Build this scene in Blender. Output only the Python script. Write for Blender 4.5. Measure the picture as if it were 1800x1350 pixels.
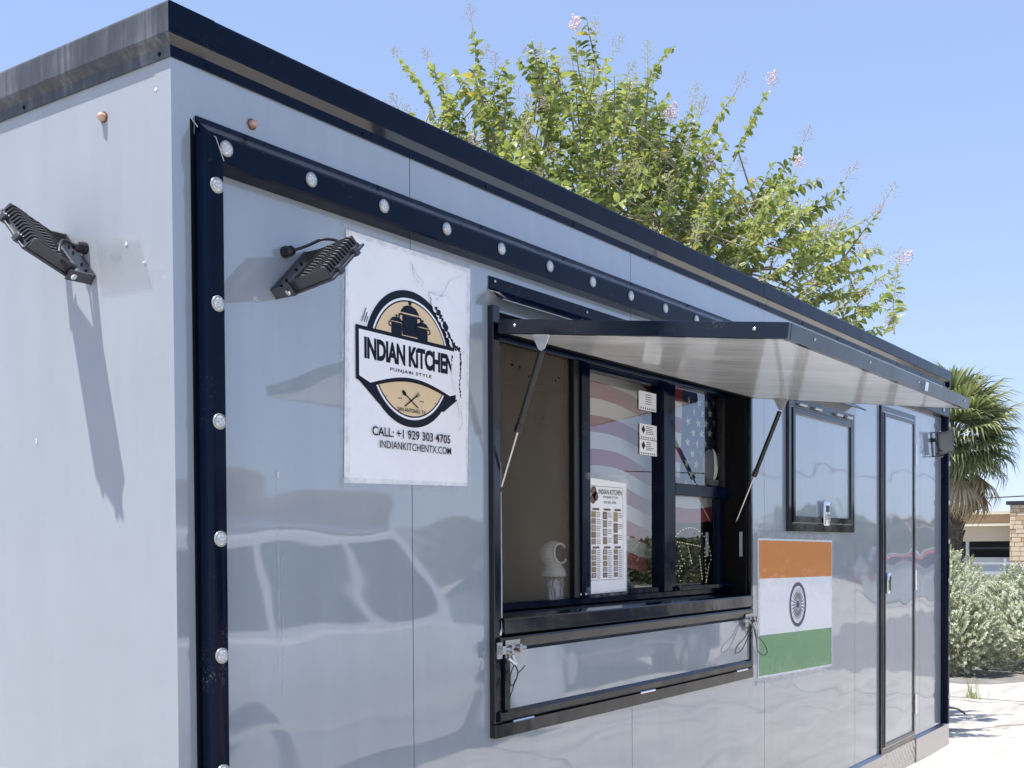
import bpy, bmesh, math, random
from mathutils import Vector, Matrix, Euler, noise
random.seed(7)
R = math.radians
sc = bpy.context.scene
for o in list(bpy.data.objects): bpy.data.objects.remove(o)
COL = sc.collection

# ------------------------------------------------------------------ camera
YAW, PITCH, ROLL = 0.9653, -0.0198, -0.0056
CAM = Vector((-1.5631, -1.9778, 1.7098))
cd = bpy.data.cameras.new('camera'); cam = bpy.data.objects.new('camera', cd); COL.objects.link(cam)
fh = Vector((math.sin(YAW), math.cos(YAW), 0)); rh = Vector((math.cos(YAW), -math.sin(YAW), 0)); zh = Vector((0, 0, 1))
fw = fh * math.cos(PITCH) + zh * math.sin(PITCH)
upv = zh * math.cos(PITCH) - fh * math.sin(PITCH)
rt = rh * math.cos(ROLL) + upv * math.sin(ROLL)
up2 = upv * math.cos(ROLL) - rh * math.sin(ROLL)
cam.matrix_world = Matrix.Translation(CAM) @ Matrix((rt, up2, -fw)).transposed().to_4x4()
cd.sensor_fit = 'HORIZONTAL'; cd.sensor_width = 36.0
cd.lens = 1997.94 / 1800 * 36
cd.shift_x = (900 - 920.68) / 1800
cd.shift_y = (1001.31 - 675) / 1800
cd.clip_start = 0.05; cd.clip_end = 2000
sc.camera = cam

# ------------------------------------------------------------------ world, sun, exposure
SUN = Vector((1.0, -0.42, -3.1)).normalized()          # travel direction of the sunlight
w = bpy.data.worlds.new('World'); sc.world = w; w.use_nodes = True
nt = w.node_tree; nt.nodes.clear()
sky = nt.nodes.new('ShaderNodeTexSky'); sky.sky_type = 'NISHITA'; sky.sun_disc = False
sky.sun_elevation = math.asin(-SUN.z); sky.sun_rotation = math.atan2(-SUN.x, -SUN.y)
sky.altitude = 200; sky.air_density = 1.0; sky.dust_density = 0.0; sky.ozone_density = 3.0
bg = nt.nodes.new('ShaderNodeBackground'); bg.inputs[1].default_value = 0.15
wo = nt.nodes.new('ShaderNodeOutputWorld')
gm = nt.nodes.new('ShaderNodeGamma'); gm.inputs[1].default_value = 0.42
tn = nt.nodes.new('ShaderNodeMix'); tn.data_type = 'RGBA'; tn.blend_type = 'MULTIPLY'; tn.inputs[0].default_value = 1.0; tn.inputs[7].default_value = (1.05, 1.185, 1.56, 1)
nt.links.new(sky.outputs[0], gm.inputs[0]); nt.links.new(gm.outputs[0], tn.inputs[6]); nt.links.new(tn.outputs[2], bg.inputs[0]); nt.links.new(bg.outputs[0], wo.inputs[0])
sl = bpy.data.lights.new('sun', 'SUN'); sl.energy = 3.5; sl.angle = R(0.5); sl.color = (1.0, 0.955, 0.89)
so = bpy.data.objects.new('sun', sl); COL.objects.link(so); so.location = (-5, 2, 12)
so.rotation_euler = SUN.to_track_quat('-Z', 'Y').to_euler()
sc.view_settings.view_transform = 'Standard'; sc.view_settings.look = 'None'
sc.view_settings.exposure = 1.22; sc.view_settings.gamma = 1.0
sc.view_settings.use_curve_mapping = False

# ------------------------------------------------------------------ materials
def N(t, kind, **kw):
    n = t.nodes.new(kind)
    for k, v in kw.items(): setattr(n, k, v)
    return n
def mat(name, col, rough=0.5, metal=0.0, spec=0.5, coat=0.0, coat_rough=0.05, emit=None, es=1.0):
    m = bpy.data.materials.new(name); m.use_nodes = True
    b = m.node_tree.nodes['Principled BSDF']
    b.inputs['Base Color'].default_value = (*col, 1); b.inputs['Roughness'].default_value = rough
    b.inputs['Metallic'].default_value = metal; b.inputs['Specular IOR Level'].default_value = spec
    b.inputs['Coat Weight'].default_value = coat; b.inputs['Coat Roughness'].default_value = coat_rough
    if emit: b.inputs['Emission Color'].default_value = (*emit, 1); b.inputs['Emission Strength'].default_value = es
    return m
def coords(t, scale=(1, 1, 1), kind='Object'):
    tc = N(t, 'ShaderNodeTexCoord'); mp = N(t, 'ShaderNodeMapping'); mp.inputs['Scale'].default_value = scale
    t.links.new(tc.outputs[kind], mp.inputs[0]); return mp.outputs[0]
def noise_tex(t, vec, scale, detail=4, rough=0.55):
    n = N(t, 'ShaderNodeTexNoise'); n.inputs['Scale'].default_value = scale
    n.inputs['Detail'].default_value = detail; n.inputs['Roughness'].default_value = rough
    t.links.new(vec, n.inputs['Vector']); return n.outputs['Fac']
def ramp(t, fac, stops):
    r = N(t, 'ShaderNodeValToRGB'); e = r.color_ramp.elements
    while len(e) < len(stops): e.new(0.5)
    for i, (p, c) in enumerate(stops):
        e[i].position = p; e[i].color = (*c, 1) if len(c) == 3 else c
    t.links.new(fac, r.inputs[0]); return r.outputs[0]
def setcol(m, out): m.node_tree.links.new(out, m.node_tree.nodes['Principled BSDF'].inputs['Base Color'])
def setrough(m, out): m.node_tree.links.new(out, m.node_tree.nodes['Principled BSDF'].inputs['Roughness'])
def bump(m, hgt, dist, strength=1.0, prev=None):
    t = m.node_tree; b = N(t, 'ShaderNodeBump'); b.inputs['Distance'].default_value = dist; b.inputs['Strength'].default_value = strength
    t.links.new(hgt, b.inputs['Height'])
    if prev: t.links.new(prev, b.inputs['Normal'])
    t.links.new(b.outputs[0], t.nodes['Principled BSDF'].inputs['Normal']); return b.outputs[0]

# glossy grey-blue painted sheet metal, slightly wavy ("oil canning")
M = {}
def sheet(name, col, rough, wave, streak=0.06):
    m = mat(name, col, rough, 0.0, 0.3, coat=1.0, coat_rough=0.024); t = m.node_tree; m.node_tree.nodes['Principled BSDF'].inputs['Coat IOR'].default_value = 2.0
    v = coords(t, (9, 9, 0.5)); f = noise_tex(t, v, 1.6, 5, 0.6)
    lo = tuple(c * (1 - streak) for c in col); hi = tuple(min(1, c * (1 + streak)) for c in col)
    setcol(m, ramp(t, f, [(0.3, lo), (0.7, hi)]))
    g = noise_tex(t, coords(t, (1, 1, 0.55)), 2.3, 5, 0.62); mm = N(t, 'ShaderNodeMix', data_type='RGBA', blend_type='MULTIPLY'); mm.inputs[0].default_value = 1
    t.links.new(t.nodes['Principled BSDF'].inputs['Base Color'].links[0].from_socket, mm.inputs[6]); t.links.new(ramp(t, g, [(0.3, (0.93, 0.93, 0.93)), (0.7, (1.05, 1.05, 1.05))]), mm.inputs[7]); setcol(m, mm.outputs[2])
    v2 = coords(t, (0.9, 1, 1.5)); h = noise_tex(t, v2, 1.5, 2, 0.45)
    p = bump(m, h, wave)
    v3 = coords(t, (1, 1, 1)); h2 = noise_tex(t, v3, 240, 2, 0.5)
    p = bump(m, h2, 0.000012, 1.0, p)
    t.links.new(p, t.nodes['Principled BSDF'].inputs['Coat Normal'])
    return m
M['paint'] = sheet('grey_blue_paint', (0.312, 0.352, 0.392), 0.3, 0.0085, 0.04)
M['paint_end'] = sheet('weathered_grey_paint', (0.310, 0.336, 0.368), 0.55, 0.004, 0.03)
M['paint_end'].node_tree.nodes['Principled BSDF'].inputs['Coat Weight'].default_value = 0.18
M['navy'] = mat('navy_black_trim', (0.0008, 0.0048, 0.018), 0.10, 0, 0.13)
M['navy_gloss'] = mat('glossy_navy_trim', (0.002, 0.004, 0.010), 0.06, 0, 0.6)
def dusty(m):
    t = m.node_tree; b = t.nodes['Principled BSDF']; c = tuple(b.inputs['Base Color'].default_value[:3])
    f = noise_tex(t, coords(t), 150, 3, 0.7); g = noise_tex(t, coords(t), 6, 4, 0.65)
    mx = N(t, 'ShaderNodeMath', operation='MULTIPLY'); t.links.new(f, mx.inputs[0]); t.links.new(g, mx.inputs[1])
    setcol(m, ramp(t, mx.outputs[0], [(0.34, c), (0.40, tuple(x + 0.012 for x in c)), (0.46, (0.07, 0.075, 0.085))]))
    setrough(m, ramp(t, g, [(0.35, (0.06,) * 3), (0.7, (0.24,) * 3)]))
    bump(m, noise_tex(t, coords(t, (1.5, 1, 1)), 2.5, 3, 0.5), 0.004)
M['lit_underside'] = mat('navy_lit_underside', (0.008, 0.010, 0.018), 0.12, 0.05, 0.6, coat=0.55)  # same navy paint, made lighter and glossier to carry the ground's reflected light
dusty(M['navy']); dusty(M['navy_gloss'])
def weathered():
    m = mat('faded_navy_trim', (0.06, 0.065, 0.075), 0.6, 0, 0.4); t = m.node_tree
    f = noise_tex(t, coords(t, (30, 30, 2.0)), 1.5, 6, 0.65); g = noise_tex(t, coords(t, (1, 1, 1)), 5, 5, 0.6)
    mx = N(t, 'ShaderNodeMath', operation='MULTIPLY'); t.links.new(f, mx.inputs[0]); t.links.new(g, mx.inputs[1])
    setcol(m, ramp(t, mx.outputs[0], [(0.12, (0.028, 0.032, 0.042)), (0.27, (0.062, 0.068, 0.082)), (0.42, (0.15, 0.16, 0.175))]))
    return m
M['navy_end'] = weathered()
M['black'] = mat('black_metal', (0.008, 0.008, 0.010), 0.3, 0, 0.4)
M['seal'] = mat('black_rubber_seal', (0.004, 0.004, 0.005), 0.7, 0, 0.15)
M['dark_in'] = mat('interior_panel', (0.045, 0.04, 0.035), 0.6)
M['lamp_metal'] = mat('black_cast_aluminium', (0.065, 0.068, 0.076), 0.3, 0.3, 0.7)
M['chrome'] = mat('chrome', (0.75, 0.76, 0.78), 0.14, 1.0)
M['latch'] = mat('dull_chrome', (0.50, 0.50, 0.50), 0.22, 1.0)
M['zinc'] = mat('zinc_plate', (0.62, 0.64, 0.66), 0.35, 0.9)
M['rust'] = mat('rusty_nut', (0.16, 0.075, 0.045), 0.6, 0.2)
M['copper'] = mat('pale_copper_nub', (0.55, 0.36, 0.28), 0.4, 0.2)
M['white'] = mat('white_print', (0.91, 0.91, 0.91), 0.35, 0, 0.5)
M['ink'] = mat('dark_navy_ink', (0.005, 0.010, 0.022), 0.5, 0, 0.2)
M['tan'] = mat('tan_ink', (0.80, 0.60, 0.35), 0.4)
M['orange'] = mat('saffron_print', (0.70, 0.235, 0.035), 0.25, 0, 0.4, coat=0.3, coat_rough=0.05)
M['green'] = mat('green_print', (0.11, 0.33, 0.12), 0.25, 0, 0.4, coat=0.3, coat_rough=0.05)
M['white_film'] = mat('white_glossy_print', (0.90, 0.90, 0.90), 0.25, 0, 0.4, coat=0.3, coat_rough=0.05)
for k in ('orange', 'green', 'white_film'):
    t = M[k].node_tree; p = bump(M[k], noise_tex(t, coords(t), 9, 3, 0.6), 0.0035); t.links.new(p, t.nodes['Principled BSDF'].inputs['Coat Normal'])
M['chakra'] = mat('grey_navy_ink', (0.055, 0.065, 0.11), 0.4)
def tape():
    m = bpy.data.materials.new('clear_tape'); m.use_nodes = True; t = m.node_tree; t.nodes.clear()
    o = N(t, 'ShaderNodeOutputMaterial'); mx = N(t, 'ShaderNodeMixShader'); tr = N(t, 'ShaderNodeBsdfTransparent'); p = N(t, 'ShaderNodeBsdfPrincipled')
    p.inputs['Base Color'].default_value = (0.62, 0.65, 0.68, 1); p.inputs['Roughness'].default_value = 0.25
    f = noise_tex(t, coords(t), 30, 4, 0.6); c = ramp(t, f, [(0.4, (0.06,) * 3), (0.72, (0.36,) * 3)])
    t.links.new(c, mx.inputs[0]); t.links.new(tr.outputs[0], mx.inputs[1]); t.links.new(p.outputs[0], mx.inputs[2]); t.links.new(mx.outputs[0], o.inputs[0])
    return m
M['tape'] = tape()
def glass(name, tint=(1, 1, 1), rough=0.0, ior=1.9):
    m = bpy.data.materials.new(name); m.use_nodes = True; t = m.node_tree; t.nodes.clear()
    o = N(t, 'ShaderNodeOutputMaterial'); mx = N(t, 'ShaderNodeMixShader'); tr = N(t, 'ShaderNodeBsdfTransparent'); g = N(t, 'ShaderNodeBsdfGlossy')
    lw = N(t, 'ShaderNodeLayerWeight'); lw.inputs[0].default_value = 0.5; pw = N(t, 'ShaderNodeMath', operation='POWER'); pw.inputs[1].default_value = 4.0; t.links.new(lw.outputs['Facing'], pw.inputs[0])
    fr = N(t, 'ShaderNodeMath', operation='MULTIPLY_ADD'); fr.inputs[1].default_value = 0.9; fr.inputs[2].default_value = ior; t.links.new(pw.outputs[0], fr.inputs[0])
    tr.inputs[0].default_value = (*tint, 1); g.inputs['Roughness'].default_value = rough
    t.links.new(fr.outputs[0], mx.inputs[0]); t.links.new(tr.outputs[0], mx.inputs[1]); t.links.new(g.outputs[0], mx.inputs[2]); t.links.new(mx.outputs[0], o.inputs[0])
    return m
M['glass'] = glass('window_glass', (0.95, 0.97, 0.97), 0.0, 0.19)
M['dark_glass'] = mat('tinted_glass', (0.01, 0.012, 0.014), 0.05, 0, 0.6)
def screen():
    m = bpy.data.materials.new('bronze_insect_screen'); m.use_nodes = True; t = m.node_tree; t.nodes.clear()
    o = N(t, 'ShaderNodeOutputMaterial'); mx = N(t, 'ShaderNodeMixShader'); tr = N(t, 'ShaderNodeBsdfTransparent'); p = N(t, 'ShaderNodeBsdfPrincipled')
    f = noise_tex(t, coords(t, (1, 1, 0.4)), 3, 3, 0.6); c = ramp(t, f, [(0.3, (0.125, 0.105, 0.078)), (0.7, (0.215, 0.185, 0.14))])
    t.links.new(c, p.inputs['Base Color']); p.inputs['Roughness'].default_value = 0.5; p.inputs['Specular IOR Level'].default_value = 0.2
    wv = N(t, 'ShaderNodeTexWave'); wv.inputs['Scale'].default_value = 70; wv.bands_direction = 'X'; t.links.new(coords(t), wv.inputs[0])
    w2 = N(t, 'ShaderNodeTexWave'); w2.inputs['Scale'].default_value = 70; w2.bands_direction = 'Z'; t.links.new(coords(t), w2.inputs[0])
    mu = N(t, 'ShaderNodeMath', operation='MAXIMUM'); t.links.new(wv.outputs['Fac'], mu.inputs[0]); t.links.new(w2.outputs['Fac'], mu.inputs[1])
    r = ramp(t, mu.outputs[0], [(0.4, (0.20,) * 3), (0.8, (0.55,) * 3)])
    t.links.new(r, mx.inputs[0]); t.links.new(tr.outputs[0], mx.inputs[1]); t.links.new(p.outputs[0], mx.inputs[2]); t.links.new(mx.outputs[0], o.inputs[0])
    return m
M['screen'] = screen()
def lens():
    m = mat('clear_led_lens', (0.72, 0.75, 0.74), 0.15, 0.0, 0.6, coat=0.5); t = m.node_tree
    vo = N(t, 'ShaderNodeTexVoronoi'); vo.inputs['Scale'].default_value = 190; t.links.new(coords(t), vo.inputs['Vector'])
    setcol(m, ramp(t, vo.outputs['Distance'], [(0.1, (0.80, 0.82, 0.82)), (0.7, (0.42, 0.45, 0.46))])); bump(m, vo.outputs['Distance'], 0.002)
    return m
M['lens'] = lens()
M['lens_ring'] = mat('lamp_ring', (0.38, 0.39, 0.37), 0.25, 0.4)
M['underside'] = mat('white_aluminium_sheet', (0.88, 0.91, 0.92), 0.25, 0.0, 0.5, coat=0.55, coat_rough=0.05)
t = M['underside'].node_tree; p_ = bump(M['underside'], noise_tex(t, coords(t, (2.4, 0.7, 1)), 2.2, 3, 0.5), 0.02)
M['steel'] = mat('stainless_skirt', (0.50, 0.49, 0.48), 0.3, 0.9)
t = M['steel'].node_tree; bump(M['steel'], noise_tex(t, coords(t, (2, 1, 1)), 3, 3, 0.5), 0.006)
def plate():
    m = mat('diamond_plate', (0.62, 0.61, 0.60), 0.32, 0.9); t = m.node_tree
    ck = N(t, 'ShaderNodeTexWave'); ck.inputs['Scale'].default_value = 11; ck.bands_direction = 'DIAGONAL'; ck.inputs['Distortion'].default_value = 3
    t.links.new(coords(t), ck.inputs[0]); bump(m, ck.outputs['Fac'], 0.006); return m
M['plate'] = plate()
M['roof'] = mat('roof_sheet', (0.55, 0.56, 0.58), 0.5)
M['cable'] = mat('black_cable', (0.01, 0.011, 0.014), 0.4)
M['strut_body'] = mat('black_strut_tube', (0.006, 0.006, 0.007), 0.2, 0, 0.6)
M['red_lens'] = mat('red_lens', (0.45, 0.01, 0.015), 0.2, 0, 0.6)

# ------------------------------------------------------------------ geometry helpers
def quad(bm, pts):
    return bm.faces.new([bm.verts.new(p) for p in pts])
def bx(bm, x0, x1, y0, y1, z0, z1):
    if x1 < x0: x0, x1 = x1, x0
    if y1 < y0: y0, y1 = y1, y0
    if z1 < z0: z0, z1 = z1, z0
    v = [bm.verts.new(p) for p in ((x0, y0, z0), (x1, y0, z0), (x1, y1, z0), (x0, y1, z0), (x0, y0, z1), (x1, y0, z1), (x1, y1, z1), (x0, y1, z1))]
    for f in ((3, 2, 1, 0), (4, 5, 6, 7), (0, 1, 5, 4), (1, 2, 6, 5), (2, 3, 7, 6), (3, 0, 4, 7)): bm.faces.new([v[i] for i in f])
def bev(bm, w, seg=2):
    bmesh.ops.bevel(bm, geom=list(bm.edges), offset=w, segments=seg, affect='EDGES', profile=0.5)
def box(x0, x1, y0, y1, z0, z1, b=0.0, seg=2):
    bm = bmesh.new(); bx(bm, x0, x1, y0, y1, z0, z1)
    if b: bev(bm, b, seg)
    return bm
def prism(bm, poly, a0, a1, f):
    """extrude a 2-D polygon between a0 and a1; f(u, v, a) -> 3-D point"""
    A = [bm.verts.new(f(u, v, a0)) for u, v in poly]; B = [bm.verts.new(f(u, v, a1)) for u, v in poly]
    n = len(poly)
    bm.faces.new(A); bm.faces.new(B[::-1])
    for i in range(n): bm.faces.new((A[i], B[i], B[(i + 1) % n], A[(i + 1) % n]))
def tube(bm, pts, r, n=8, taper=None, cap=True):
    pts = [Vector(p) for p in pts]; rings = []; prev = None
    for i, p in enumerate(pts):
        d = (pts[min(i + 1, len(pts) - 1)] - pts[max(i - 1, 0)]).normalized()
        if prev is None:
            u = d.orthogonal().normalized()
        else:
            u = (prev - d * prev.dot(d)); u = u.normalized() if u.length > 1e-6 else d.orthogonal().normalized()
        prev = u; v = d.cross(u); rr = taper[i] if taper else r
        rings.append([bm.verts.new(p + (u * math.cos(2 * math.pi * k / n) + v * math.sin(2 * math.pi * k / n)) * rr) for k in range(n)])
    for a, b in zip(rings, rings[1:]):
        for k in range(n): bm.faces.new((a[k], a[(k + 1) % n], b[(k + 1) % n], b[k]))
    if cap: bm.faces.new(rings[0][::-1]); bm.faces.new(rings[-1])
def lathe(bm, prof, origin, axis, n=20):
    """prof: list of (radius, height along axis)"""
    ax = Vector(axis).normalized(); u = ax.orthogonal().normalized(); v = ax.cross(u); o = Vector(origin); rings = []
    for r, h in prof:
        if r < 1e-6: rings.append([bm.verts.new(o + ax * h)])
        else: rings.append([bm.verts.new(o + ax * h + (u * math.cos(2 * math.pi * k / n) + v * math.sin(2 * math.pi * k / n)) * r) for k in range(n)])
    for a, b in zip(rings, rings[1:]):
        for k in range(n):
            k2 = (k + 1) % n
            if len(a) == 1 and len(b) > 1: bm.faces.new((a[0], b[k2], b[k]))
            elif len(b) == 1 and len(a) > 1: bm.faces.new((a[k], a[k2], b[0]))
            elif len(a) > 1: bm.faces.new((a[k], a[k2], b[k2], b[k]))
def obj(name, bm, m, parent=None, smooth=False, me=None, angle=None):
    if me is None:
        me = bpy.data.meshes.new(name)
        if isinstance(bm, bmesh.types.BMesh):
            bmesh.ops.recalc_face_normals(bm, faces=list(bm.faces)); bm.to_mesh(me); bm.free()
        else: me.from_pydata(*bm); me.update()
        ms = m if isinstance(m, (list, tuple)) else [m]
        for x in ms: me.materials.append(x)
        if smooth: me.polygons.foreach_set('use_smooth', [True] * len(me.polygons))
        if smooth and angle: me.set_sharp_from_angle(angle=R(angle))
    o = bpy.data.objects.new(name, me); COL.objects.link(o)
    if parent is not None:
        o.parent = parent; o.matrix_parent_inverse = Matrix.Translation(-Vector(parent['_w']))
    o['_w'] = (0.0, 0.0, 0.0)
    return o
def tag(o, label=None, cat=None, group=None, kind=None):
    if label: o['label'] = label
    if cat: o['category'] = cat
    if group: o['group'] = group
    if kind: o['kind'] = kind
    return o
def thing(name, loc, label, cat, group=None):
    o = bpy.data.objects.new(name, None); COL.objects.link(o); o.location = loc; o['_w'] = tuple(loc); o.empty_display_size = 0.1
    return tag(o, label, cat, group)
_font_cache = {}
def text_bm(s, x0, x1, z0, z1, y, bold=0.0, space=1.0):
    """lettering fitted to a rectangle on a wall parallel to xz"""
    cu = bpy.data.curves.new('lettering', 'FONT'); cu.body = s; cu.size = 1; cu.offset = bold; cu.space_character = space; cu.resolution_u = 3
    ob = bpy.data.objects.new('lettering', cu); COL.objects.link(ob)
    dg = bpy.context.evaluated_depsgraph_get(); me = bpy.data.meshes.new_from_object(ob.evaluated_get(dg))
    bm = bmesh.new(); bm.from_mesh(me); bpy.data.objects.remove(ob); bpy.data.curves.remove(cu); bpy.data.meshes.remove(me)
    a0 = min(v.co.x for v in bm.verts); a1 = max(v.co.x for v in bm.verts); b0 = min(v.co.y for v in bm.verts); b1 = max(v.co.y for v in bm.verts)
    for v in bm.verts: v.co = Vector((x0 + (v.co.x - a0) / (a1 - a0) * (x1 - x0), y, z0 + (v.co.y - b0) / (b1 - b0) * (z1 - z0)))
    return bm
def flat(poly, y):
    bm = bmesh.new(); quad(bm, [(x, y, z) for x, z in poly]); return bm
def flatobj(name, poly, y, m, parent):
    o = obj(name, flat(poly, y), m, parent); return o

# ------------------------------------------------------------------ ground
def ground_mat():
    m = mat('sunbleached_concrete', (0.38, 0.36, 0.33), 0.85, 0, 0.3); t = m.node_tree; v = coords(t)
    a = noise_tex(t, v, 0.35, 6, 0.6); b = noise_tex(t, coords(t, (0.5, 3.5, 1)), 1.4, 6, 0.65); c = noise_tex(t, v, 60, 3, 0.6)
    mx = N(t, 'ShaderNodeMix', data_type='RGBA'); mx.inputs[0].default_value = 0.62
    t.links.new(ramp(t, a, [(0.3, (0.38, 0.355, 0.32)), (0.7, (0.50, 0.468, 0.42))]), mx.inputs[6])
    t.links.new(ramp(t, b, [(0.35, (0.26, 0.24, 0.215)), (0.58, (0.52, 0.487, 0.44))]), mx.inputs[7])
    mx2 = N(t, 'ShaderNodeMix', data_type='RGBA', blend_type='MULTIPLY'); mx2.inputs[0].default_value = 0.5
    t.links.new(mx.outputs[2], mx2.inputs[6]); t.links.new(ramp(t, c, [(0.3, (0.75,) * 3), (0.7, (1.1,) * 3)]), mx2.inputs[7])
    vo = N(t, 'ShaderNodeTexVoronoi', feature='DISTANCE_TO_EDGE'); vo.inputs['Scale'].default_value = 0.28
    dv = N(t, 'ShaderNodeTexNoise'); dv.inputs['Scale'].default_value = 2.0; t.links.new(v, dv.inputs['Vector'])
    ad = N(t, 'ShaderNodeMix', data_type='RGBA', blend_type='LINEAR_LIGHT'); ad.inputs[0].default_value = 0.25; t.links.new(v, ad.inputs[6]); t.links.new(dv.outputs['Color'], ad.inputs[7])
    t.links.new(ad.outputs[2], vo.inputs['Vector'])
    mx3 = N(t, 'ShaderNodeMix', data_type='RGBA', blend_type='MULTIPLY'); mx3.inputs[0].default_value = 1
    t.links.new(mx2.outputs[2], mx3.inputs[6]); t.links.new(ramp(t, vo.outputs[0], [(0.0, (0.35, 0.33, 0.3)), (0.012, (1, 1, 1))]), mx3.inputs[7])
    setcol(m, mx3.outputs[2]); bump(m, c, 0.004); return m
M['ground'] = ground_mat()
bm = bmesh.new(); quad(bm, [(-400, -400, 0), (400, -400, 0), (400, 400, 0), (-400, 400, 0)])
tag(obj('ground', bm, M['ground']), 'pale sunlit concrete lot around the trailer', kind='structure')
M['asphalt'] = mat('worn_asphalt', (0.17, 0.165, 0.16), 0.9, 0, 0.2); t = M['asphalt'].node_tree
setcol(M['asphalt'], ramp(t, noise_tex(t, coords(t), 3, 6, 0.7), [(0.3, (0.12, 0.115, 0.11)), (0.7, (0.26, 0.25, 0.235))]))
bm = bmesh.new(); pts = []
for i in range(40):
    a = i / 39; y = -6 + 14 * a; pts.append((13.15 + 0.25 * math.sin(a * 21) + 0.12 * math.sin(a * 57 + 1) + (0.9 if y < 1.4 else 0.0) * min(1, (1.4 - y) / 0.6), y, 0.004))
vs = [bm.verts.new(p) for p in pts] + [bm.verts.new((30, 8, 0.004)), bm.verts.new((30, -6, 0.004))]; bm.faces.new(vs)
tag(obj('pavement', bm, M['asphalt']), 'grey worn strip at the foot of the shrubs', kind='structure')

# ------------------------------------------------------------------ food trailer
L = 6.19; W = 2.44; ZB = 0.53; ZT = 2.80
TR = thing('food_trailer', (3.1, 1.2, 0), 'grey blue food trailer with raised service awning and navy black trim', 'trailer')
# wall panels (front side, y = 0), each sheet its own part with an open seam between
OX0, OX1, OZ0, OZ1 = 1.15, 2.965, 1.19, 2.405
seams = [0.0, 0.771, 1.965, 3.155, 4.367, 5.581, L]
def panel(x0, x1):
    g = 0.0016; x0 += g; x1 -= g; bm = bmesh.new()
    xs = sorted({x0, x1} | {x for x in (OX0, OX1) if x0 < x < x1}); zs = [ZB, OZ0, OZ1, ZT]
    n = 0
    for a, b in zip(xs, xs[1:]):
        for c, d in zip(zs, zs[1:]):
            mx = (a + b) / 2; mz = (c + d) / 2
            if OX0 < mx < OX1 and OZ0 < mz < OZ1: continue
            k = max(1, int((b - a) / 0.12)); q = max(1, int((d - c) / 0.12))
            quad(bm, [(a, 0, c), (b, 0, c), (b, 0, d), (a, 0, d)])
    for x in (x0, x1):
        for c, d in ((ZB, OZ0), (OZ1, ZT)) if OX0 < x < OX1 else ((ZB, ZT),): quad(bm, [(x, 0, c), (x, 0.010, c), (x, 0.010, d), (x, 0, d)])
    bmesh.ops.remove_doubles(bm, verts=bm.verts, dist=1e-5)
    return bm
for a, b in zip(seams, seams[1:]): obj('wall_panel', panel(a, b), M['paint'], TR)
# shell behind the sheets, with the window opening left free
bm = bmesh.new()
bx(bm, 0.01, OX0 - 0.02, 0.010, 0.05, ZB, ZT - 0.01); bx(bm, OX1 + 0.02, L - 0.01, 0.010, 0.05, ZB, ZT - 0.01)
bx(bm, OX0 - 0.02, OX1 + 0.02, 0.010, 0.05, ZB, OZ0); bx(bm, OX0 - 0.02, OX1 + 0.02, 0.010, 0.05, OZ1, ZT - 0.01)
bx(bm, 0.012, L - 0.012, W - 0.05, W - 0.012, ZB, ZT - 0.01); bx(bm, L - 0.05, L - 0.012, 0.05, W - 0.05, ZB, ZT - 0.01); bx(bm, 0.012, 0.05, 0.05, W - 0.05, ZB, ZT - 0.01)
bx(bm, 0.012, L - 0.012, 0.05, W - 0.05, ZB + 0.002, ZB + 0.04)
obj('inner_shell', bm, M['dark_in'], TR)
# end wall, back wall, far end wall
bm = bmesh.new(); bx(bm, 0.0, 0.012, 0.0015, 1.22, ZB, ZT); obj('wall_panel', bm, M['paint_end'], TR)
bm = bmesh.new(); bx(bm, 0.0, 0.012, 1.223, W, ZB, ZT); obj('wall_panel', bm, M['paint_end'], TR)
obj('wall_panel', box(0.012, L - 0.012, W - 0.012, W, ZB, ZT), M['paint'], TR)
obj('wall_panel', box(L - 0.012, L, 0.0015, W, ZB, ZT), M['paint'], TR)
# corner cap, a folded strip 1 mm proud on both faces
bm = bmesh.new(); prism(bm, [(-0.0012, -0.0012), (0.070, -0.0012), (0.070, 0.0), (0.0, 0.0), (0.0, 0.052), (-0.0012, 0.052)], ZB, 2.744, lambda u, v, a: Vector((u, v, a)))
for f in bm.faces: f.material_index = 1 if f.calc_center_median().x < -0.0005 and abs(f.normal.x) >= 0 and f.calc_center_median().y > 0.0 else 0
obj('corner_cap', bm, [M['paint'], M['paint_end']], TR)
obj('roof', box(0.0, L, 0.0, W, ZT + 0.001, 2.835), M['roof'], TR)
# roof fascia: vertical face, sloped underside, flange with screws
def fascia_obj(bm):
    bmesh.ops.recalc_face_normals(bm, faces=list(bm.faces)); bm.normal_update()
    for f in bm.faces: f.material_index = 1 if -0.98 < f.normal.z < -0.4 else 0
    return obj('fascia', bm, [M['navy'], M['lit_underside']], TR)
FA = [(0.0, 2.838), (-0.0195, 2.85), (-0.0215, 2.845), (-0.0215, 2.787), (-0.0205, 2.784), (-0.004, 2.768), (-0.004, 2.745), (0.0, 2.745)]
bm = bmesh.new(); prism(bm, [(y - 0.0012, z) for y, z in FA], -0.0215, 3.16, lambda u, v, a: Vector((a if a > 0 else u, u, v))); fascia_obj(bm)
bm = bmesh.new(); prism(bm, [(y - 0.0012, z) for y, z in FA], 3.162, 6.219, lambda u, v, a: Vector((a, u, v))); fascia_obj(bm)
bm = bmesh.new(); prism(bm, [(y - 0.0012, z) for y, z in FA], -0.0220, W + 0.02, lambda u, v, a: Vector((u, a if a > 0 else u, v))); obj('end_fascia', bm, M['navy_end'], TR, ).__setitem__('label', 'sun faded and streaked fascia of the end wall')
bm = bmesh.new(); bx(bm, L + 0.005, L + 0.028, -0.021, W, 2.745, 2.85); obj('end_fascia', bm, M['navy'], TR)
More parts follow.
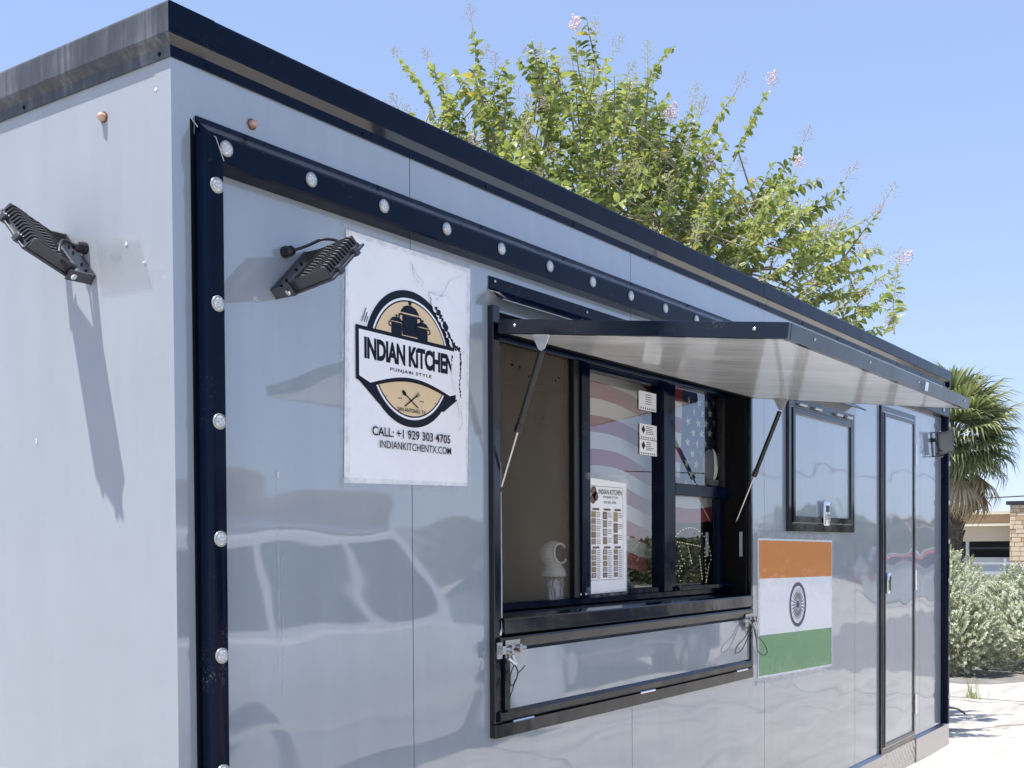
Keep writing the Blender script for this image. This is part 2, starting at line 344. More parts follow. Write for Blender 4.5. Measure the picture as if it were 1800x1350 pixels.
for x0, x1 in ((-0.0216, 0.098), (3.10, 3.20)):
    obj('lap_plate', box(x0, x1, -0.0236, -0.0229, 2.792, 2.8495), M['navy'], TR)
sb = bmesh.new(); lathe(sb, [(0.0048, 0), (0.0044, 0.002), (0.0025, 0.0032), (0, 0.0033)], (0, 0, 0), (0, -1, 0), 10)
screw_me = bpy.data.meshes.new('screw'); sb.to_mesh(screw_me); sb.free(); screw_me.materials.append(M['navy'])
sb = bmesh.new(); lathe(sb, [(0.0048, 0), (0.0044, 0.002), (0.0025, 0.0032), (0, 0.0033)], (0, 0, 0), (0, -1, 0), 10)
screw_zn = bpy.data.meshes.new('screw'); sb.to_mesh(screw_zn); sb.free(); screw_zn.materials.append(M['zinc'])
def screw(x, y, z, parent, me=screw_me, rz=0.0):
    o = obj('screw', None, None, parent, me=me); o.location = (x, y, z); o.rotation_euler.z = rz; return o
for i in range(13): screw(0.10 + i * 0.5 + random.uniform(-.02, .02), -0.0052, 2.755, TR)
for i in range(5): screw(-0.0052, 0.03 + i * 0.5, 2.755, TR, rz=-math.pi / 2)

# light bars with round marker lights
def light_bm():
    bm = bmesh.new(); lathe(bm, [(0.0172, 0), (0.0175, 0.003), (0.0156, 0.0048), (0.0140, 0.0044)], (0, 0, 0), (0, -1, 0), 24)
    k = len(bm.faces)
    lathe(bm, [(0.0142, 0.0026), (0.0135, 0.0046), (0.0112, 0.0058), (0.006, 0.0064), (0, 0.0065)], (0, 0, 0), (0, -1, 0), 24)
    bm.faces.ensure_lookup_table()
    for f in bm.faces[k:]: f.material_index = 1
    return bm
lb = light_bm(); bmesh.ops.recalc_face_normals(lb, faces=list(lb.faces)); light_me = bpy.data.meshes.new('marker_light'); lb.to_mesh(light_me); lb.free()
light_me.materials.append(M['lens_ring']); light_me.materials.append(M['lens']); light_me.polygons.foreach_set('use_smooth', [True] * len(light_me.polygons))
def marker(x, z, parent):
    o = obj('marker_light', None, None, parent, me=light_me); o.location = (x, -0.0455, z); o.rotation_euler.y = random.uniform(0, 6); return o
bm = bmesh.new(); prism(bm, [(-0.001, 2.638), (-0.005, 2.640), (-0.010, 2.628), (-0.042, 2.601), (-0.0450, 2.595), (-0.0450, 2.541), (-0.041, 2.535), (-0.001, 2.531)], 0.060, 6.09, lambda u, v, a: Vector((a, u, v)))
TB = obj('light_bar', bm, M['navy'], TR)
for i in range(24): marker(0.1069 + 0.254 * i, 2.5735, TB)
for i in range(14): screw(0.20 + i * 0.44, -0.0065, 2.634, TB)
def vbar(x0, x1, z0, z1):
    bm = bmesh.new(); prism(bm, [(x0, -0.001), (x0, -0.022), (x0 + 0.003, -0.036), (x0 + 0.010, -0.0435), (x0 + 0.016, -0.0452), (x1 - 0.003, -0.0452), (x1, -0.042), (x1, -0.001)], z0, z1, lambda u, v, a: Vector((u, v, a)))
    return obj('light_bar', bm, M['navy'], TR, smooth=True, angle=28)
VB = vbar(0.0555, 0.1015, 0.545, 2.5985)
for j in range(8): marker(0.0800, 2.4882 - 0.2523 * j, VB)
VR = vbar(6.062, 6.108, 0.545, 2.5985)
for j in range(8): marker(6.0835, 2.4882 - 0.2523 * j, VR)
bm = bmesh.new(); prism(bm, [(0.0475, -0.0012), (0.0475, -0.004), (0.0550, -0.004), (0.0550, -0.0012)], 0.545, 2.63, lambda u, v, a: Vector((u, v, a))); obj('seal_strip', bm, M['seal'], TR)
bm = bmesh.new(); tube(bm, [(0.048, -0.003, 2.632), (0.062, -0.012, 2.612), (0.064, -0.030, 2.604), (0.078, -0.047, 2.590), (0.100, -0.0465, 2.545)], 0.0012, 6); obj('weld_bead', bm, M['zinc'], TR)

# bolts near the corner: rusty nut on each face
def bolt(loc, axis):
    bm = bmesh.new(); lathe(bm, [(0.0125, 0.0), (0.0125, 0.0025), (0.0105, 0.003)], loc, axis, 20); k = len(bm.faces)
    lathe(bm, [(0.0095, 0.0), (0.0095, 0.008), (0.0075, 0.013), (0.004, 0.016), (0, 0.0165)], loc, axis, 12); bm.faces.ensure_lookup_table()
    for f in bm.faces[k:]: f.material_index = 1
    obj('bolt', bm, [M['rust'], M['copper']], TR, smooth=True, angle=40)
bolt((0.221, 0, 2.670), (0.0, -1, 0)); bolt((0, 0.230, 2.668), (-1, 0, 0))

# ---- service window: outer frame on the wall
bm = bmesh.new()
for (a, b, c, d) in ((1.115, 1.1495, 1.190, 2.415), (2.9655, 2.985, 1.190, 2.415)): bx(bm, a, b, -0.020, 0.05, c, d)
bx(bm, 1.115, 2.985, -0.022, 0.02, 1.148, 1.1895)
bev(bm, 0.002, 1); FR = obj('window_surround', bm, M['navy_gloss'], TR)
bm = bmesh.new(); bx(bm, 1.1500, 2.9650, 0.0, 0.05, 2.372, 2.4045); bx(bm, 1.1500, 2.9650, 0.03, 0.12, 2.365, 2.3715); obj('lintel', bm, M['seal'], FR)
bm = bmesh.new(); bx(bm, 2.9500, 2.9640, 0.0, 0.14, 1.50, 2.365); obj('jamb', bm, M['seal'], FR)
bm = bmesh.new(); bx(bm, 1.1510, 1.163, 0.0, 0.14, 1.50, 2.365); obj('jamb', bm, M['seal'], FR)
obj('reflector_strip', box(2.9480, 2.9498, 0.012, 0.026, 1.665, 1.77), M['zinc'], FR)
# chrome weather strip along the left jamb
bm = bmesh.new(); tube(bm, [(1.155, -0.014, 1.96), (1.155, -0.014, 1.505), (1.151, -0.018, 1.470), (1.138, -0.022, 1.450)], 0.0045, 8); obj('edge_trim', bm, M['latch'], FR, smooth=True)
# rain guard above the opening: flared flashing with pale folded edge
def rain_guard(x0, x1, z1, out, drop):
    bm = bmesh.new(); prism(bm, [(-0.001, z1), (-0.003, z1), (-0.005, z1 - 0.035), (-out, z1 - drop), (-out + 0.002, z1 - drop - 0.002), (-0.003, z1 - 0.038), (-0.001, z1 - 0.038)], x0, x1, lambda u, v, a: Vector((a, u, v)))
    return obj('rain_guard', bm, M['navy'], TR)
G = rain_guard(1.120, 2.99, 2.502, 0.048, 0.072)
bm = bmesh.new(); tube(bm, [(1.125, -0.049, 2.4285), (2.985, -0.049, 2.4285)], 0.0013, 6); obj('folded_edge', bm, M['zinc'], G)
bm = bmesh.new(); quad(bm, [(1.112, -0.002, 2.462), (1.112, -0.046, 2.446), (1.165, -0.050, 2.427), (1.16, -0.002, 2.452)]); obj('bent_corner', bm, M['white'], G)
screw(1.145, -0.006, 2.49, G, screw_zn); screw(1.66, -0.006, 2.485, G, screw_zn); screw(2.2, -0.006, 2.485, G, screw_zn)

# ---- ledge (sill) and folded down shelf
bm = bmesh.new(); prism(bm, [(0.10, 1.512), (0.0, 1.506), (-0.027, 1.499), (-0.030, 1.495), (-0.030, 1.455), (-0.026, 1.450), (0.0, 1.450), (0.10, 1.45)], 1.1505, 2.9645, lambda u, v, a: Vector((a, u, v)))
obj('ledge', bm, M['navy_gloss'], TR)
bm = bmesh.new(); bx(bm, 1.15, 2.965, 0.0, 0.02, 1.19, 1.45); obj('backing', bm, M['seal'], FR)
SH = obj('shelf', box(1.166, 2.950, -0.020, -0.004, 1.222, 1.408), M['paint'], TR)
bm = bmesh.new()
prism(bm, [(-0.004, 1.446), (-0.030, 1.444), (-0.033, 1.438), (-0.030, 1.412), (-0.0205, 1.400), (-0.004, 1.400)], 1.128, 2.960, lambda u, v, a: Vector((a, u, v)))
prism(bm, [(-0.004, 1.229), (-0.0205, 1.229), (-0.031, 1.218), (-0.031, 1.200), (-0.026, 1.195), (-0.004, 1.195)], 1.128, 2.960, lambda u, v, a: Vector((a, u, v)))
bx(bm, 1.152, 1.178, -0.0295, -0.004, 1.2295, 1.3995); bx(bm, 2.944, 2.958, -0.0295, -0.004, 1.2295, 1.3995)
obj('shelf_frame', bm, M['navy_gloss'], SH)
for x in (1.24, 2.02, 2.84):
    bm = bmesh.new(); tube(bm, [(x - 0.055, -0.032, 1.192), (x + 0.055, -0.032, 1.192)], 0.0045, 8); obj('hinge', bm, M['chrome'], SH)
def latch(x, z, s):
    bm = bmesh.new()
    bx(bm, x - 0.030, x + 0.045, -0.037, -0.034, z - 0.028, z + 0.026); bx(bm, x - 0.058 * s - 0.012, x - 0.058 * s + 0.012, -0.037, -0.034, z - 0.026, z + 0.022)
    tube(bm, [(x - 0.072 * s, -0.043, z), (x + 0.060 * s, -0.043, z)], 0.0075, 10)
    bx(bm, x - 0.020, x - 0.008, -0.053, -0.037, z - 0.013, z + 0.013); bx(bm, x + 0.022, x + 0.034, -0.053, -0.037, z - 0.013, z + 0.013); bx(bm, x - 0.058 * s - 0.009, x - 0.058 * s + 0.009, -0.053, -0.037, z - 0.012, z + 0.012)
    bm2 = bm; o = obj('latch', bm2, M['latch'], SH)
    bm = bmesh.new(); tube(bm, [(x + 0.004, -0.047, z), (x + 0.004, -0.062, z - 0.004)], 0.005, 8); obj('latch_knob', bm, M['rust'], o)
    return o
LA = latch(1.175, 1.410, 1); LB = latch(2.900, 1.398, -1)
def wire(pts, r=0.0016, p=None, nm='wire_loop', n=60):
    # smooth Catmull-Rom through the points
    P = [Vector(q) for q in pts]; out = []
    for i in range(len(P) - 1):
        a, b, c, d = P[max(i - 1, 0)], P[i], P[i + 1], P[min(i + 2, len(P) - 1)]
        for k in range(8):
            t_ = k / 8; out.append(0.5 * ((2 * b) + (c - a) * t_ + (2 * a - 5 * b + 4 * c - d) * t_ * t_ + (3 * b - a - 3 * c + d) * t_ ** 3))
    out.append(P[-1]); bm = bmesh.new(); tube(bm, out, r, 6); return obj(nm, bm, M['cable'], p, smooth=True)
bm = bmesh.new(); tube(bm, [(1.145, -0.045, 1.385), (1.172, -0.052, 1.366)], 0.006, 8); tube(bm, [(1.165, -0.045, 1.392), (1.180, -0.05, 1.362)], 0.0055, 8); obj('cable_ferrule', bm, M['zinc'], LA)
wire([(1.172, -.05, 1.366), (1.150, -.05, 1.335), (1.152, -.05, 1.305), (1.175, -.048, 1.310), (1.185, -.052, 1.340), (1.170, -.05, 1.366)], .0019, LA)
wire([(1.175, -.05, 1.320), (1.160, -.05, 1.290), (1.140, -.05, 1.262)], .0017, LA); wire([(1.185, -.05, 1.336), (1.205, -.05, 1.344), (1.225, -.05, 1.356)], .0017, LA)
wire([(1.118, -.03, 1.374), (1.110, -.034, 1.352), (1.122, -.034, 1.338), (1.116, -.034, 1.300), (1.120, -.034, 1.262)], .0017, LA)
wire([(2.895, -.05, 1.378), (2.84, -.05, 1.335), (2.75, -.052, 1.300), (2.735, -.05, 1.272), (2.80, -.05, 1.282), (2.87, -.05, 1.335), (2.905, -.05, 1.372)], .0018, LB)
wire([(2.93, -.045, 1.372), (2.99, -.035, 1.325), (3.075, -.03, 1.290), (3.115, -.03, 1.245), (3.07, -.028, 1.236), (3.01, -.03, 1.262), (2.985, -.035, 1.31), (2.93, -.045, 1.366)], .0018, LB)
bm = bmesh.new(); tube(bm, [(2.92, -0.045, 1.386), (2.945, -0.05, 1.352)], 0.006, 8); tube(bm, [(2.935, -0.05, 1.39), (2.965, -0.045, 1.36)], 0.0055, 8); obj('cable_ferrule', bm, M['zinc'], LB)

# ---- service window frames, panes and screen
YW = 0.08
WN = obj('service_window', box(1.164, 2.949, 0.075, 0.125, 1.5125, 1.535, 0.002, 1), M['navy'], TR)
def wbar(x0, x1, z0, z1, y0=YW - 0.012, y1=0.115, m='navy', n='window_frame'): return obj(n, box(x0, x1, y0, y1, z0, z1, 0.002, 1), M[m], WN)
wbar(1.164, 2.949, 2.342, 2.364)
wbar(1.700, 1.737, 1.5355, 2.3415, 0.070, 0.115, 'black'); wbar(1.7375, 1.792, 1.5355, 2.3415, 0.062, 0.118)
wbar(2.330, 2.372, 1.5355, 2.3415, 0.060, 0.118); wbar(2.3725, 2.445, 1.5355, 2.3415, 0.070, 0.118)
wbar(2.4455, 2.949, 1.911, 1.958, 0.070, 0.110); wbar(2.902, 2.949, 1.9585, 2.3415, 0.074, 0.110, 'black'); wbar(2.872, 2.900, 1.5355, 1.9105, 0.084, 0.118, 'navy')
wbar(1.7925, 2.3295, 2.322, 2.3415, 0.074, 0.112); wbar(1.7925, 2.3295, 1.5355, 1.556, 0.074, 0.112)
obj('sill_track', box(2.4455, 2.94, 0.055, 0.0695, 1.5355, 1.552, 0.001, 1), M['navy'], WN)
for x in (1.718, 1.75): 
    screw(x, 0.0595, 1.548, WN, screw_zn)
for z in (1.58, 1.75, 1.93, 2.1, 2.27): screw(2.385, 0.0685, z, WN)
def pane(x0, x1, z0, z1, y): bm = bmesh.new(); quad(bm, [(x0, y, z0), (x1, y, z0), (x1, y, z1), (x0, y, z1)]); return obj('pane', bm, M['glass'], WN)
pane(1.7925, 2.3295, 1.5565, 2.3215, 0.088); pane(2.4455, 2.9015, 1.9585, 2.3415, 0.088); pane(2.4455, 2.8715, 1.5355, 1.9105, 0.098)
bm = bmesh.new(); quad(bm, [(1.164, 0.092, 1.5355), (1.6995, 0.092, 1.5355), (1.6995, 0.092, 2.3415), (1.164, 0.092, 2.3415)])
obj('screen', bm, M['screen'], WN)
bm = bmesh.new()
for k in range(9):
    x = 1.25 + 0.05 * k + random.uniform(-.02, .02); z = random.choice((2.27, 2.15, 2.14, 2.26)) + random.uniform(-.015, .015); bx(bm, x, x + random.uniform(.004, .012), 0.0905, 0.0915, z, z + random.uniform(.004, .01))
obj('screen_specks', bm, M['seal'], WN)

# ---- awning flap with struts
AH = Vector((0, -0.034, 2.352)); AD = Vector((0, -0.882, -0.112)); AL = AD.length; ad = AD.normalized(); an = Vector((0, -ad.z, ad.y)); an = an if an.z > 0 else -an
AX0, AX1, TH = 1.120, 2.930, 0.041
def aw(x, s, h): return Vector((x, 0, 0)) + AH + ad * s + an * h
def abox(x0, x1, s0, s1, h0, h1, b=0):
    bm = bmesh.new(); bx(bm, x0, x1, s0, s1, h0, h1)
    if b: bev(bm, b, 2)
    for v in bm.verts: v.co = aw(v.co.x, v.co.y, v.co.z)
    return bm
AW = obj('awning', abox(AX0 + 0.004, AX1 - 0.004, 0.004, AL - 0.004, -TH / 2 + 0.004, TH / 2 - 0.003), M['paint'], TR)
obj('underside', abox(AX0 + 0.018, AX1 - 0.018, 0.03, AL - 0.018, -TH / 2 + 0.0005, -TH / 2 + 0.0038), M['underside'], AW)
bm = abox(AX0, AX0 + 0.0175, 0, AL, -TH / 2, TH / 2, 0.0015); obj('edge_rail', bm, M['navy_gloss'], AW)
obj('edge_rail', abox(AX1 - 0.0175, AX1, 0, AL, -TH / 2, TH / 2, 0.0015), M['navy_gloss'], AW)
obj('edge_rail', abox(AX0 + 0.018, AX1 - 0.018, AL - 0.0175, AL + 0.0005, -TH / 2 - 0.0005, TH / 2 + 0.0005, 0.0015), M['navy_gloss'], AW)
obj('edge_rail', abox(AX0 + 0.018, AX1 - 0.018, 0, 0.0295, -TH / 2 - 0.001, TH / 2, 0.001), M['seal'], AW)
for s in (0.06, 0.80): 
    o = screw(0, 0, 0, AW, screw_zn); o.location = aw(AX0 - 0.0005, s, 0.002); o.rotation_euler.z = -math.pi / 2
for x in (1.3, 1.75, 2.25, 2.85):
    o = screw(0, 0, 0, AW, screw_zn); o.location = aw(x, AL + 0.001, 0.004)
bm = bmesh.new(); bm2 = abox(2.30, 2.335, AL - 0.004, AL + 0.010, -0.017, 0.012); obj('catch', bm2, M['chrome'], AW); bm.free()
for (x, y, z, bxx, by, bz) in ((1.178, -0.155, 2.295, 1.158, -0.012, 1.880), (2.890, -0.190, 2.285, 2.945, 0.040, 1.812)):
    a = Vector((x, y, z)); b = Vector((bxx, by, bz)); m_ = a.lerp(b, 0.60)
    bm = bmesh.new(); tube(bm, [a.lerp(b, 0.05), a.lerp(b, 0.54), a.lerp(b, 0.545), m_], 0.0, 12, [0.0095, 0.0095, 0.0115, 0.0115]); st = obj('strut', bm, M['strut_body'], AW, smooth=True, angle=40)
    bm = bmesh.new(); tube(bm, [m_, b], 0.0038, 10); obj('strut_rod', bm, M['latch'], AW, smooth=True, angle=40)
    bm = bmesh.new(); prism(bm, [(-0.036, 0.032), (0.036, 0.032), (0.010, -0.020), (0.0, -0.025), (-0.010, -0.020)], -0.0015, 0.0015, lambda u, v, c: a + Vector((c - 0.012, u, v + 0.004))); 
    lathe(bm, [(0.006, 0.0), (0.006, 0.004), (0, 0.0045)], a + Vector((-0.013, 0, 0)), (-1, 0, 0), 10); obj('strut_bracket', bm, M['zinc'], AW)
    bm = bmesh.new(); lathe(bm, [(0.009, -0.01), (0.009, 0.01)], b, (1, 0, 0), 12); obj('strut_pivot', bm, M['black'], AW)

# ---- small hatch with latch
HF = bmesh.new()
def frame_bm(bm, x0, x1, z0, z1, w, y0, y1):
    bx(bm, x0, x0 + w, y0, y1, z0, z1); bx(bm, x1 - w, x1, y0, y1, z0, z1); bx(bm, x0 + w, x1 - w, y0, y1, z1 - w, z1); bx(bm, x0 + w, x1 - w, y0, y1, z0, z0 + w)
frame_bm(HF, 3.405, 4.311, 1.776, 2.388, 0.036, -0.016, -0.001); HT = obj('hatch', box(3.4415, 4.2745, -0.012, -0.001, 1.8125, 2.3515), M['paint'], TR)
obj('hatch_frame', HF, M['navy_gloss'], HT)
bm = bmesh.new(); frame_bm(bm, 3.445, 4.271, 1.816, 2.348, 0.030, -0.022, -0.0125); bev(bm, 0.003, 1); obj('hatch_frame', bm, M['navy_gloss'], HT)
bm = bmesh.new(); bm_ = None
bx(bm, 3.82, 3.90, -0.034, -0.023, 1.806, 1.928); bev(bm, 0.006, 3); HL = obj('latch', bm, M['chrome'], HT, smooth=True, angle=40)
obj('latch_recess', box(3.838, 3.885, -0.0352, -0.0345, 1.872, 1.905), M['black'], HL); obj('latch_paddle', box(3.835, 3.885, -0.041, -0.0345, 1.832, 1.858, 0.002, 1), M['chrome'], HL)
for x in (3.55, 3.75, 4.05, 4.2):
    bm = bmesh.new(); tube(bm, [(x - 0.045, -0.025, 2.366), (x + 0.045, -0.025, 2.366)], 0.008, 8); obj('hinge', bm, M['zinc'], HT)
bm = bmesh.new(); prism(bm, [(-0.001, 2.452), (-0.003, 2.452), (-0.060, 2.418), (-0.060, 2.413), (-0.003, 2.446), (-0.001, 2.446)], 3.36, 4.37, lambda u, v, a: Vector((a, u, v))); obj('rain_guard', bm, M['navy'], TR)

# ---- door
bm = bmesh.new(); frame_bm(bm, 4.775, 5.432, 0.535, 2.488, 0.030, -0.014, -0.001); bm2 = bm
DR = obj('door', box(4.8055, 5.4015, -0.016, -0.001, 0.5655, 2.4575), M['paint'], TR); obj('door_frame', bm2, M['navy_gloss'], DR)
bm = bmesh.new(); frame_bm(bm, 4.812, 5.395, 0.572, 2.451, 0.020, -0.022, -0.0165); obj('door_trim', bm, M['navy_gloss'], DR)
bm = bmesh.new(); bx(bm, 4.835, 4.895, -0.034, -0.0225, 1.435, 1.555); bev(bm, 0.006, 2); DH = obj('door_handle', bm, M['chrome'], DR, smooth=True, angle=40)
obj('handle_recess', box(4.853, 4.877, -0.0352, -0.0345, 1.455, 1.535), M['black'], DH)
for z in (0.75, 1.5, 2.25):
    bm = bmesh.new(); tube(bm, [(5.418, -0.022, z - 0.06), (5.418, -0.022, z + 0.06)], 0.009, 8); obj('hinge', bm, M['chrome'], DR)

# ---- skirt, step, tail lamp
bm = bmesh.new()
SKP = [(-0.001, 0.545), (-0.006, 0.545), (-0.022, 0.532), (-0.022, 0.395), (-0.018, 0.39), (0.02, 0.39), (0.02, 0.529), (-0.001, 0.529)]
for a, b in ((-0.001, 4.774), (5.433, 6.185)):
    bm = bmesh.new(); prism(bm, SKP, a, b, lambda u, v, c: Vector((c, u, v))); obj('skirt', bm, M['steel'], TR)
bm = bmesh.new(); bx(bm, 4.776, 5.431, -0.016, 0.02, 0.39, 0.534); obj('step_plate', bm, M['plate'], TR)
bm = bmesh.new(); bx(bm, -0.001, L, 0.021, W, 0.40, 0.5295); obj('chassis', bm, M['black'], TR)
bm = bmesh.new(); bx(bm, L + 0.001, L + 0.03, 0.03, 0.10, 1.29, 1.50); bev(bm, 0.006, 2); obj('tail_lamp', bm, M['red_lens'], TR)
for x in (2.65, 3.5):
    bm = bmesh.new(); lathe(bm, [(0.18, 0.0), (0.32, 0.0), (0.36, 0.03), (0.37, 0.10), (0.36, 0.17), (0.32, 0.20), (0.18, 0.20), (0.18, 0.0)], (x, 0.06, 0.37), (0, 1, 0), 32); obj('wheel', bm, M['seal'], TR, smooth=True, angle=40)
for x in (0.3, 5.9):
    bm = bmesh.new(); tube(bm, [(x, 0.4, 0.0), (x, 0.4, 0.4)], 0.04, 10); lathe(bm, [(0.09, 0), (0.09, 0.02), (0, 0.02)], (x, 0.4, 0), (0, 0, 1), 12); obj('support_jack', bm, M['black'], TR)

# ------------------------------------------------------------------ floodlights
def floodlight(base, n, a, th, label, cablepts, gland, out=0.050):
    """base: middle of the bracket on the wall, n: out of wall, a: pivot axis, th: tilt"""
    n = Vector(n).normalized(); a = Vector(a).normalized(); base = Vector(base)
    b = n.cross(a); b = b if b.z > 0 else -b
    T = thing('floodlight', base, label, 'floodlight', 'floodlights on the trailer walls')
    e1 = n * math.cos(R(th)) + b * math.sin(R(th)); e2 = a; e3 = b * math.cos(R(th)) - n * math.sin(R(th))    # e3: fin side
    def Wp(p): return base + n * p[0] + a * p[1] + b * p[2]
    bm = bmesh.new()
    for bb in ((0.001, 0.004, -0.078, 0.078, -0.014, 0.014), (0.0045, 0.066, -0.078, -0.0745, -0.013, 0.013), (0.0045, 0.066, 0.0745, 0.078, -0.013, 0.013)):
        bx(bm, *bb)
    for v in bm.verts: v.co = Wp(v.co)
    BR = obj('bracket', bm, M['lamp_metal'], T)
    bm = bmesh.new()
    for s in (-0.045, -0.022, 0.022, 0.045): lathe(bm, [(0.0045, 0.0042), (0.0045, 0.0048), (0, 0.0048)], Wp((0, s, 0)), n, 10)
    obj('bolt_hole', bm, M['seal'], BR)
    O = base + n * (out - 0.005) - b * 0.018                 # plate edge next to the wall
    def Bp(u, v, h): return O + e1 * u + e2 * v + e3 * h
    PL, PW = 0.150, 0.070
    def bbox(u0, u1, v0, v1, h0, h1, bw=0):
        bm = bmesh.new(); bx(bm, u0, u1, v0, v1, h0, h1)
        if bw: bev(bm, bw, 2)
        for v in bm.verts: v.co = Bp(*v.co)
        return bm
    obj('front_rim', bbox(0, PL, -PW, PW, 0, 0.006, 0.0015), M['lamp_metal'], T)
    obj('front_glass', bbox(0.012, PL - 0.012, -PW + 0.012, PW - 0.012, -0.0012, -0.0002), M['lamp_glass'], T)
    HB = obj('housing', bbox(0.008, PL - 0.008, -PW + 0.006, PW - 0.006, 0.0065, 0.014), M['lamp_metal'], T)
    prof = [(0.010, 0.0145), (0.014, 0.030), (0.060, 0.036), (0.075, 0.030), (0.092, 0.036), (PL - 0.022, 0.036), (PL - 0.013, 0.032), (PL - 0.010, 0.0145)]
    nf = 12
    for k in range(nf):
        v0 = -PW + 0.0085 + k * (2 * PW - 0.017 - 0.003) / (nf - 1); wd = 0.0028
        bm = bmesh.new(); prism(bm, prof, v0, v0 + wd, lambda u, h, c: Bp(u, c, h)); obj('cooling_fin', bm, M['lamp_metal'], T)
    obj('side_plate', bbox(0.010, PL - 0.012, -PW + 0.0040, -PW + 0.0080, 0.0065, 0.034, 0.001), M['lamp_metal'], T)
    obj('side_plate', bbox(0.010, PL - 0.012, PW - 0.0080, PW - 0.0040, 0.0065, 0.034, 0.001), M['lamp_metal'], T)
    obj('spine', bbox(0.066, 0.084, -PW + 0.0085, PW - 0.0085, 0.0145, 0.0285, 0.001), M['lamp_rib'], T)
    for v in (-0.036, 0.036): obj('clip', bbox(PL - 0.012, PL + 0.004, v - 0.006, v + 0.006, -0.004, 0.016, 0.001), M['lamp_metal'], T)
    for s in (-1, 1):
        bm = bmesh.new(); lathe(bm, [(0.0075, 0.0), (0.0075, 0.004), (0.0045, 0.0055), (0, 0.0055)], Wp((0.052, s * 0.0785, 0.0)), a * s, 14); obj('pivot_bolt', bm, M['chrome'], T)
    g = Vector(gland); bm = bmesh.new(); lathe(bm, [(0.014, 0), (0.014, 0.010), (0.012, 0.011), (0.0125, 0.024), (0.008, 0.030), (0.005, 0.032)], g, n, 12); obj('cable_gland', bm, M['cable'], T)
    pts = [g + n * 0.03] + [Vector(q) for q in cablepts] + [Bp(0.045, -PW * 0.6, 0.034)]
    o = wire(pts, 0.0036, T, 'power_cable')
    return T
M['lamp_glass'] = mat('lamp_front_glass', (0.12, 0.125, 0.13), 0.1, 0, 0.6, coat=0.5)
M['lamp_rib'] = mat('bright_cast_rib', (0.16, 0.165, 0.17), 0.35, 0.4, 0.6)
s2 = 1 / math.sqrt(2)
floodlight((0, 0.330, 2.370), (-1, 0, 0), (0, s2, s2), 20, 'black finned floodlight on the sunlit end wall casting a long shadow',
           [(-0.060, 0.300, 2.395), (-0.085, 0.275, 2.36), (-0.080, 0.265, 2.33)], (0, 0.305, 2.390))
floodlight((0.336, 0, 2.352), (0, -1, 0), (s2, 0, s2), 8, 'black finned floodlight beside the white kitchen poster',
           [(0.335, -0.055, 2.412), (0.365, -0.085, 2.430), (0.385, -0.110, 2.415)], (0.318, 0, 2.402))
floodlight((5.85, 0, 2.345), (0, -1, 0), (-0.25, 0, 0.97), 66, 'floodlight at the far right end of the trailer with glass toward the viewer',
           [(5.83, -0.05, 2.31), (5.84, -0.07, 2.30)], (5.82, 0, 2.37))

# ------------------------------------------------------------------ poster with logo
PO = thing('poster', (0.77, -0.002, 1.88), 'white paper poster with round kitchen logo and phone number', 'poster')
def sheetmesh(c, y, nx=14, nz=16, amp=0.002, seed=0):
    (tlx, tlz), (trx, trz), (brx, brz), (blx, blz) = c; bm = bmesh.new(); g = []
    for j in range(nz + 1):
        v = j / nz; row = []
        for i in range(nx + 1):
            u = i / nx
            x = (tlx * (1 - u) + trx * u) * (1 - v) + (blx * (1 - u) + brx * u) * v; z = (tlz * (1 - u) + trz * u) * (1 - v) + (blz * (1 - u) + brz * u) * v
            row.append(bm.verts.new((x, y - amp * max(0, noise.noise(Vector((x * 5 + seed, z * 5, seed)))), z)))
        g.append(row)
    for j in range(nz):
        for i in range(nx): bm.faces.new((g[j][i], g[j + 1][i], g[j + 1][i + 1], g[j][i + 1]))
    return bm
M['paper'] = mat('white_paper', (0.76, 0.77, 0.80), 0.4, 0, 0.45)
t = M['paper'].node_tree; setcol(M['paper'], ramp(t, noise_tex(t, coords(t), 7, 6, 0.7), [(0.3, (0.86, 0.86, 0.87)), (0.62, (0.92, 0.92, 0.92))]))
obj('paper', sheetmesh([(0.523, 2.502), (1.032, 2.504), (1.010, 1.884), (0.508, 1.872)], -0.0022, amp=0.0011), M['paper'], PO, smooth=True)
Y0 = -0.0036
def arc(cx, cz, r, a0, a1, n): return [(cx + r * math.cos(a0 + (a1 - a0) * i / n), cz + r * math.sin(a0 + (a1 - a0) * i / n)) for i in range(n + 1)]
def band(cx, cz, r0, r1, a0, a1, y, n=48):
    bm = bmesh.new(); A = arc(cx, cz, r0, a0, a1, n); B = arc(cx, cz, r1, a0, a1, n)
    va = [bm.verts.new((x, y, z)) for x, z in A]; vb = [bm.verts.new((x, y, z)) for x, z in B]
    for i in range(n): bm.faces.new((va[i], va[i + 1], vb[i + 1], vb[i]))
    return bm
CX, CZ, RR = 0.766, 2.2115, 0.181
LG = obj('logo_ring', band(CX, CZ, 0.0, RR, R(0), R(360), Y0, 72), M['ink'], PO)
obj('logo_ring', band(CX, CZ, 0.0, RR - 0.020, R(0), R(360), Y0 - 0.0003, 72), M['white'], LG)
obj('logo_ring', band(CX, CZ, 0.0, RR - 0.026, R(0), R(360), Y0 - 0.0006, 72), M['ink'], LG)
obj('logo_disc', band(CX, CZ, 0.0, RR - 0.030, R(0), R(360), Y0 - 0.0009, 72), M['tan'], LG)
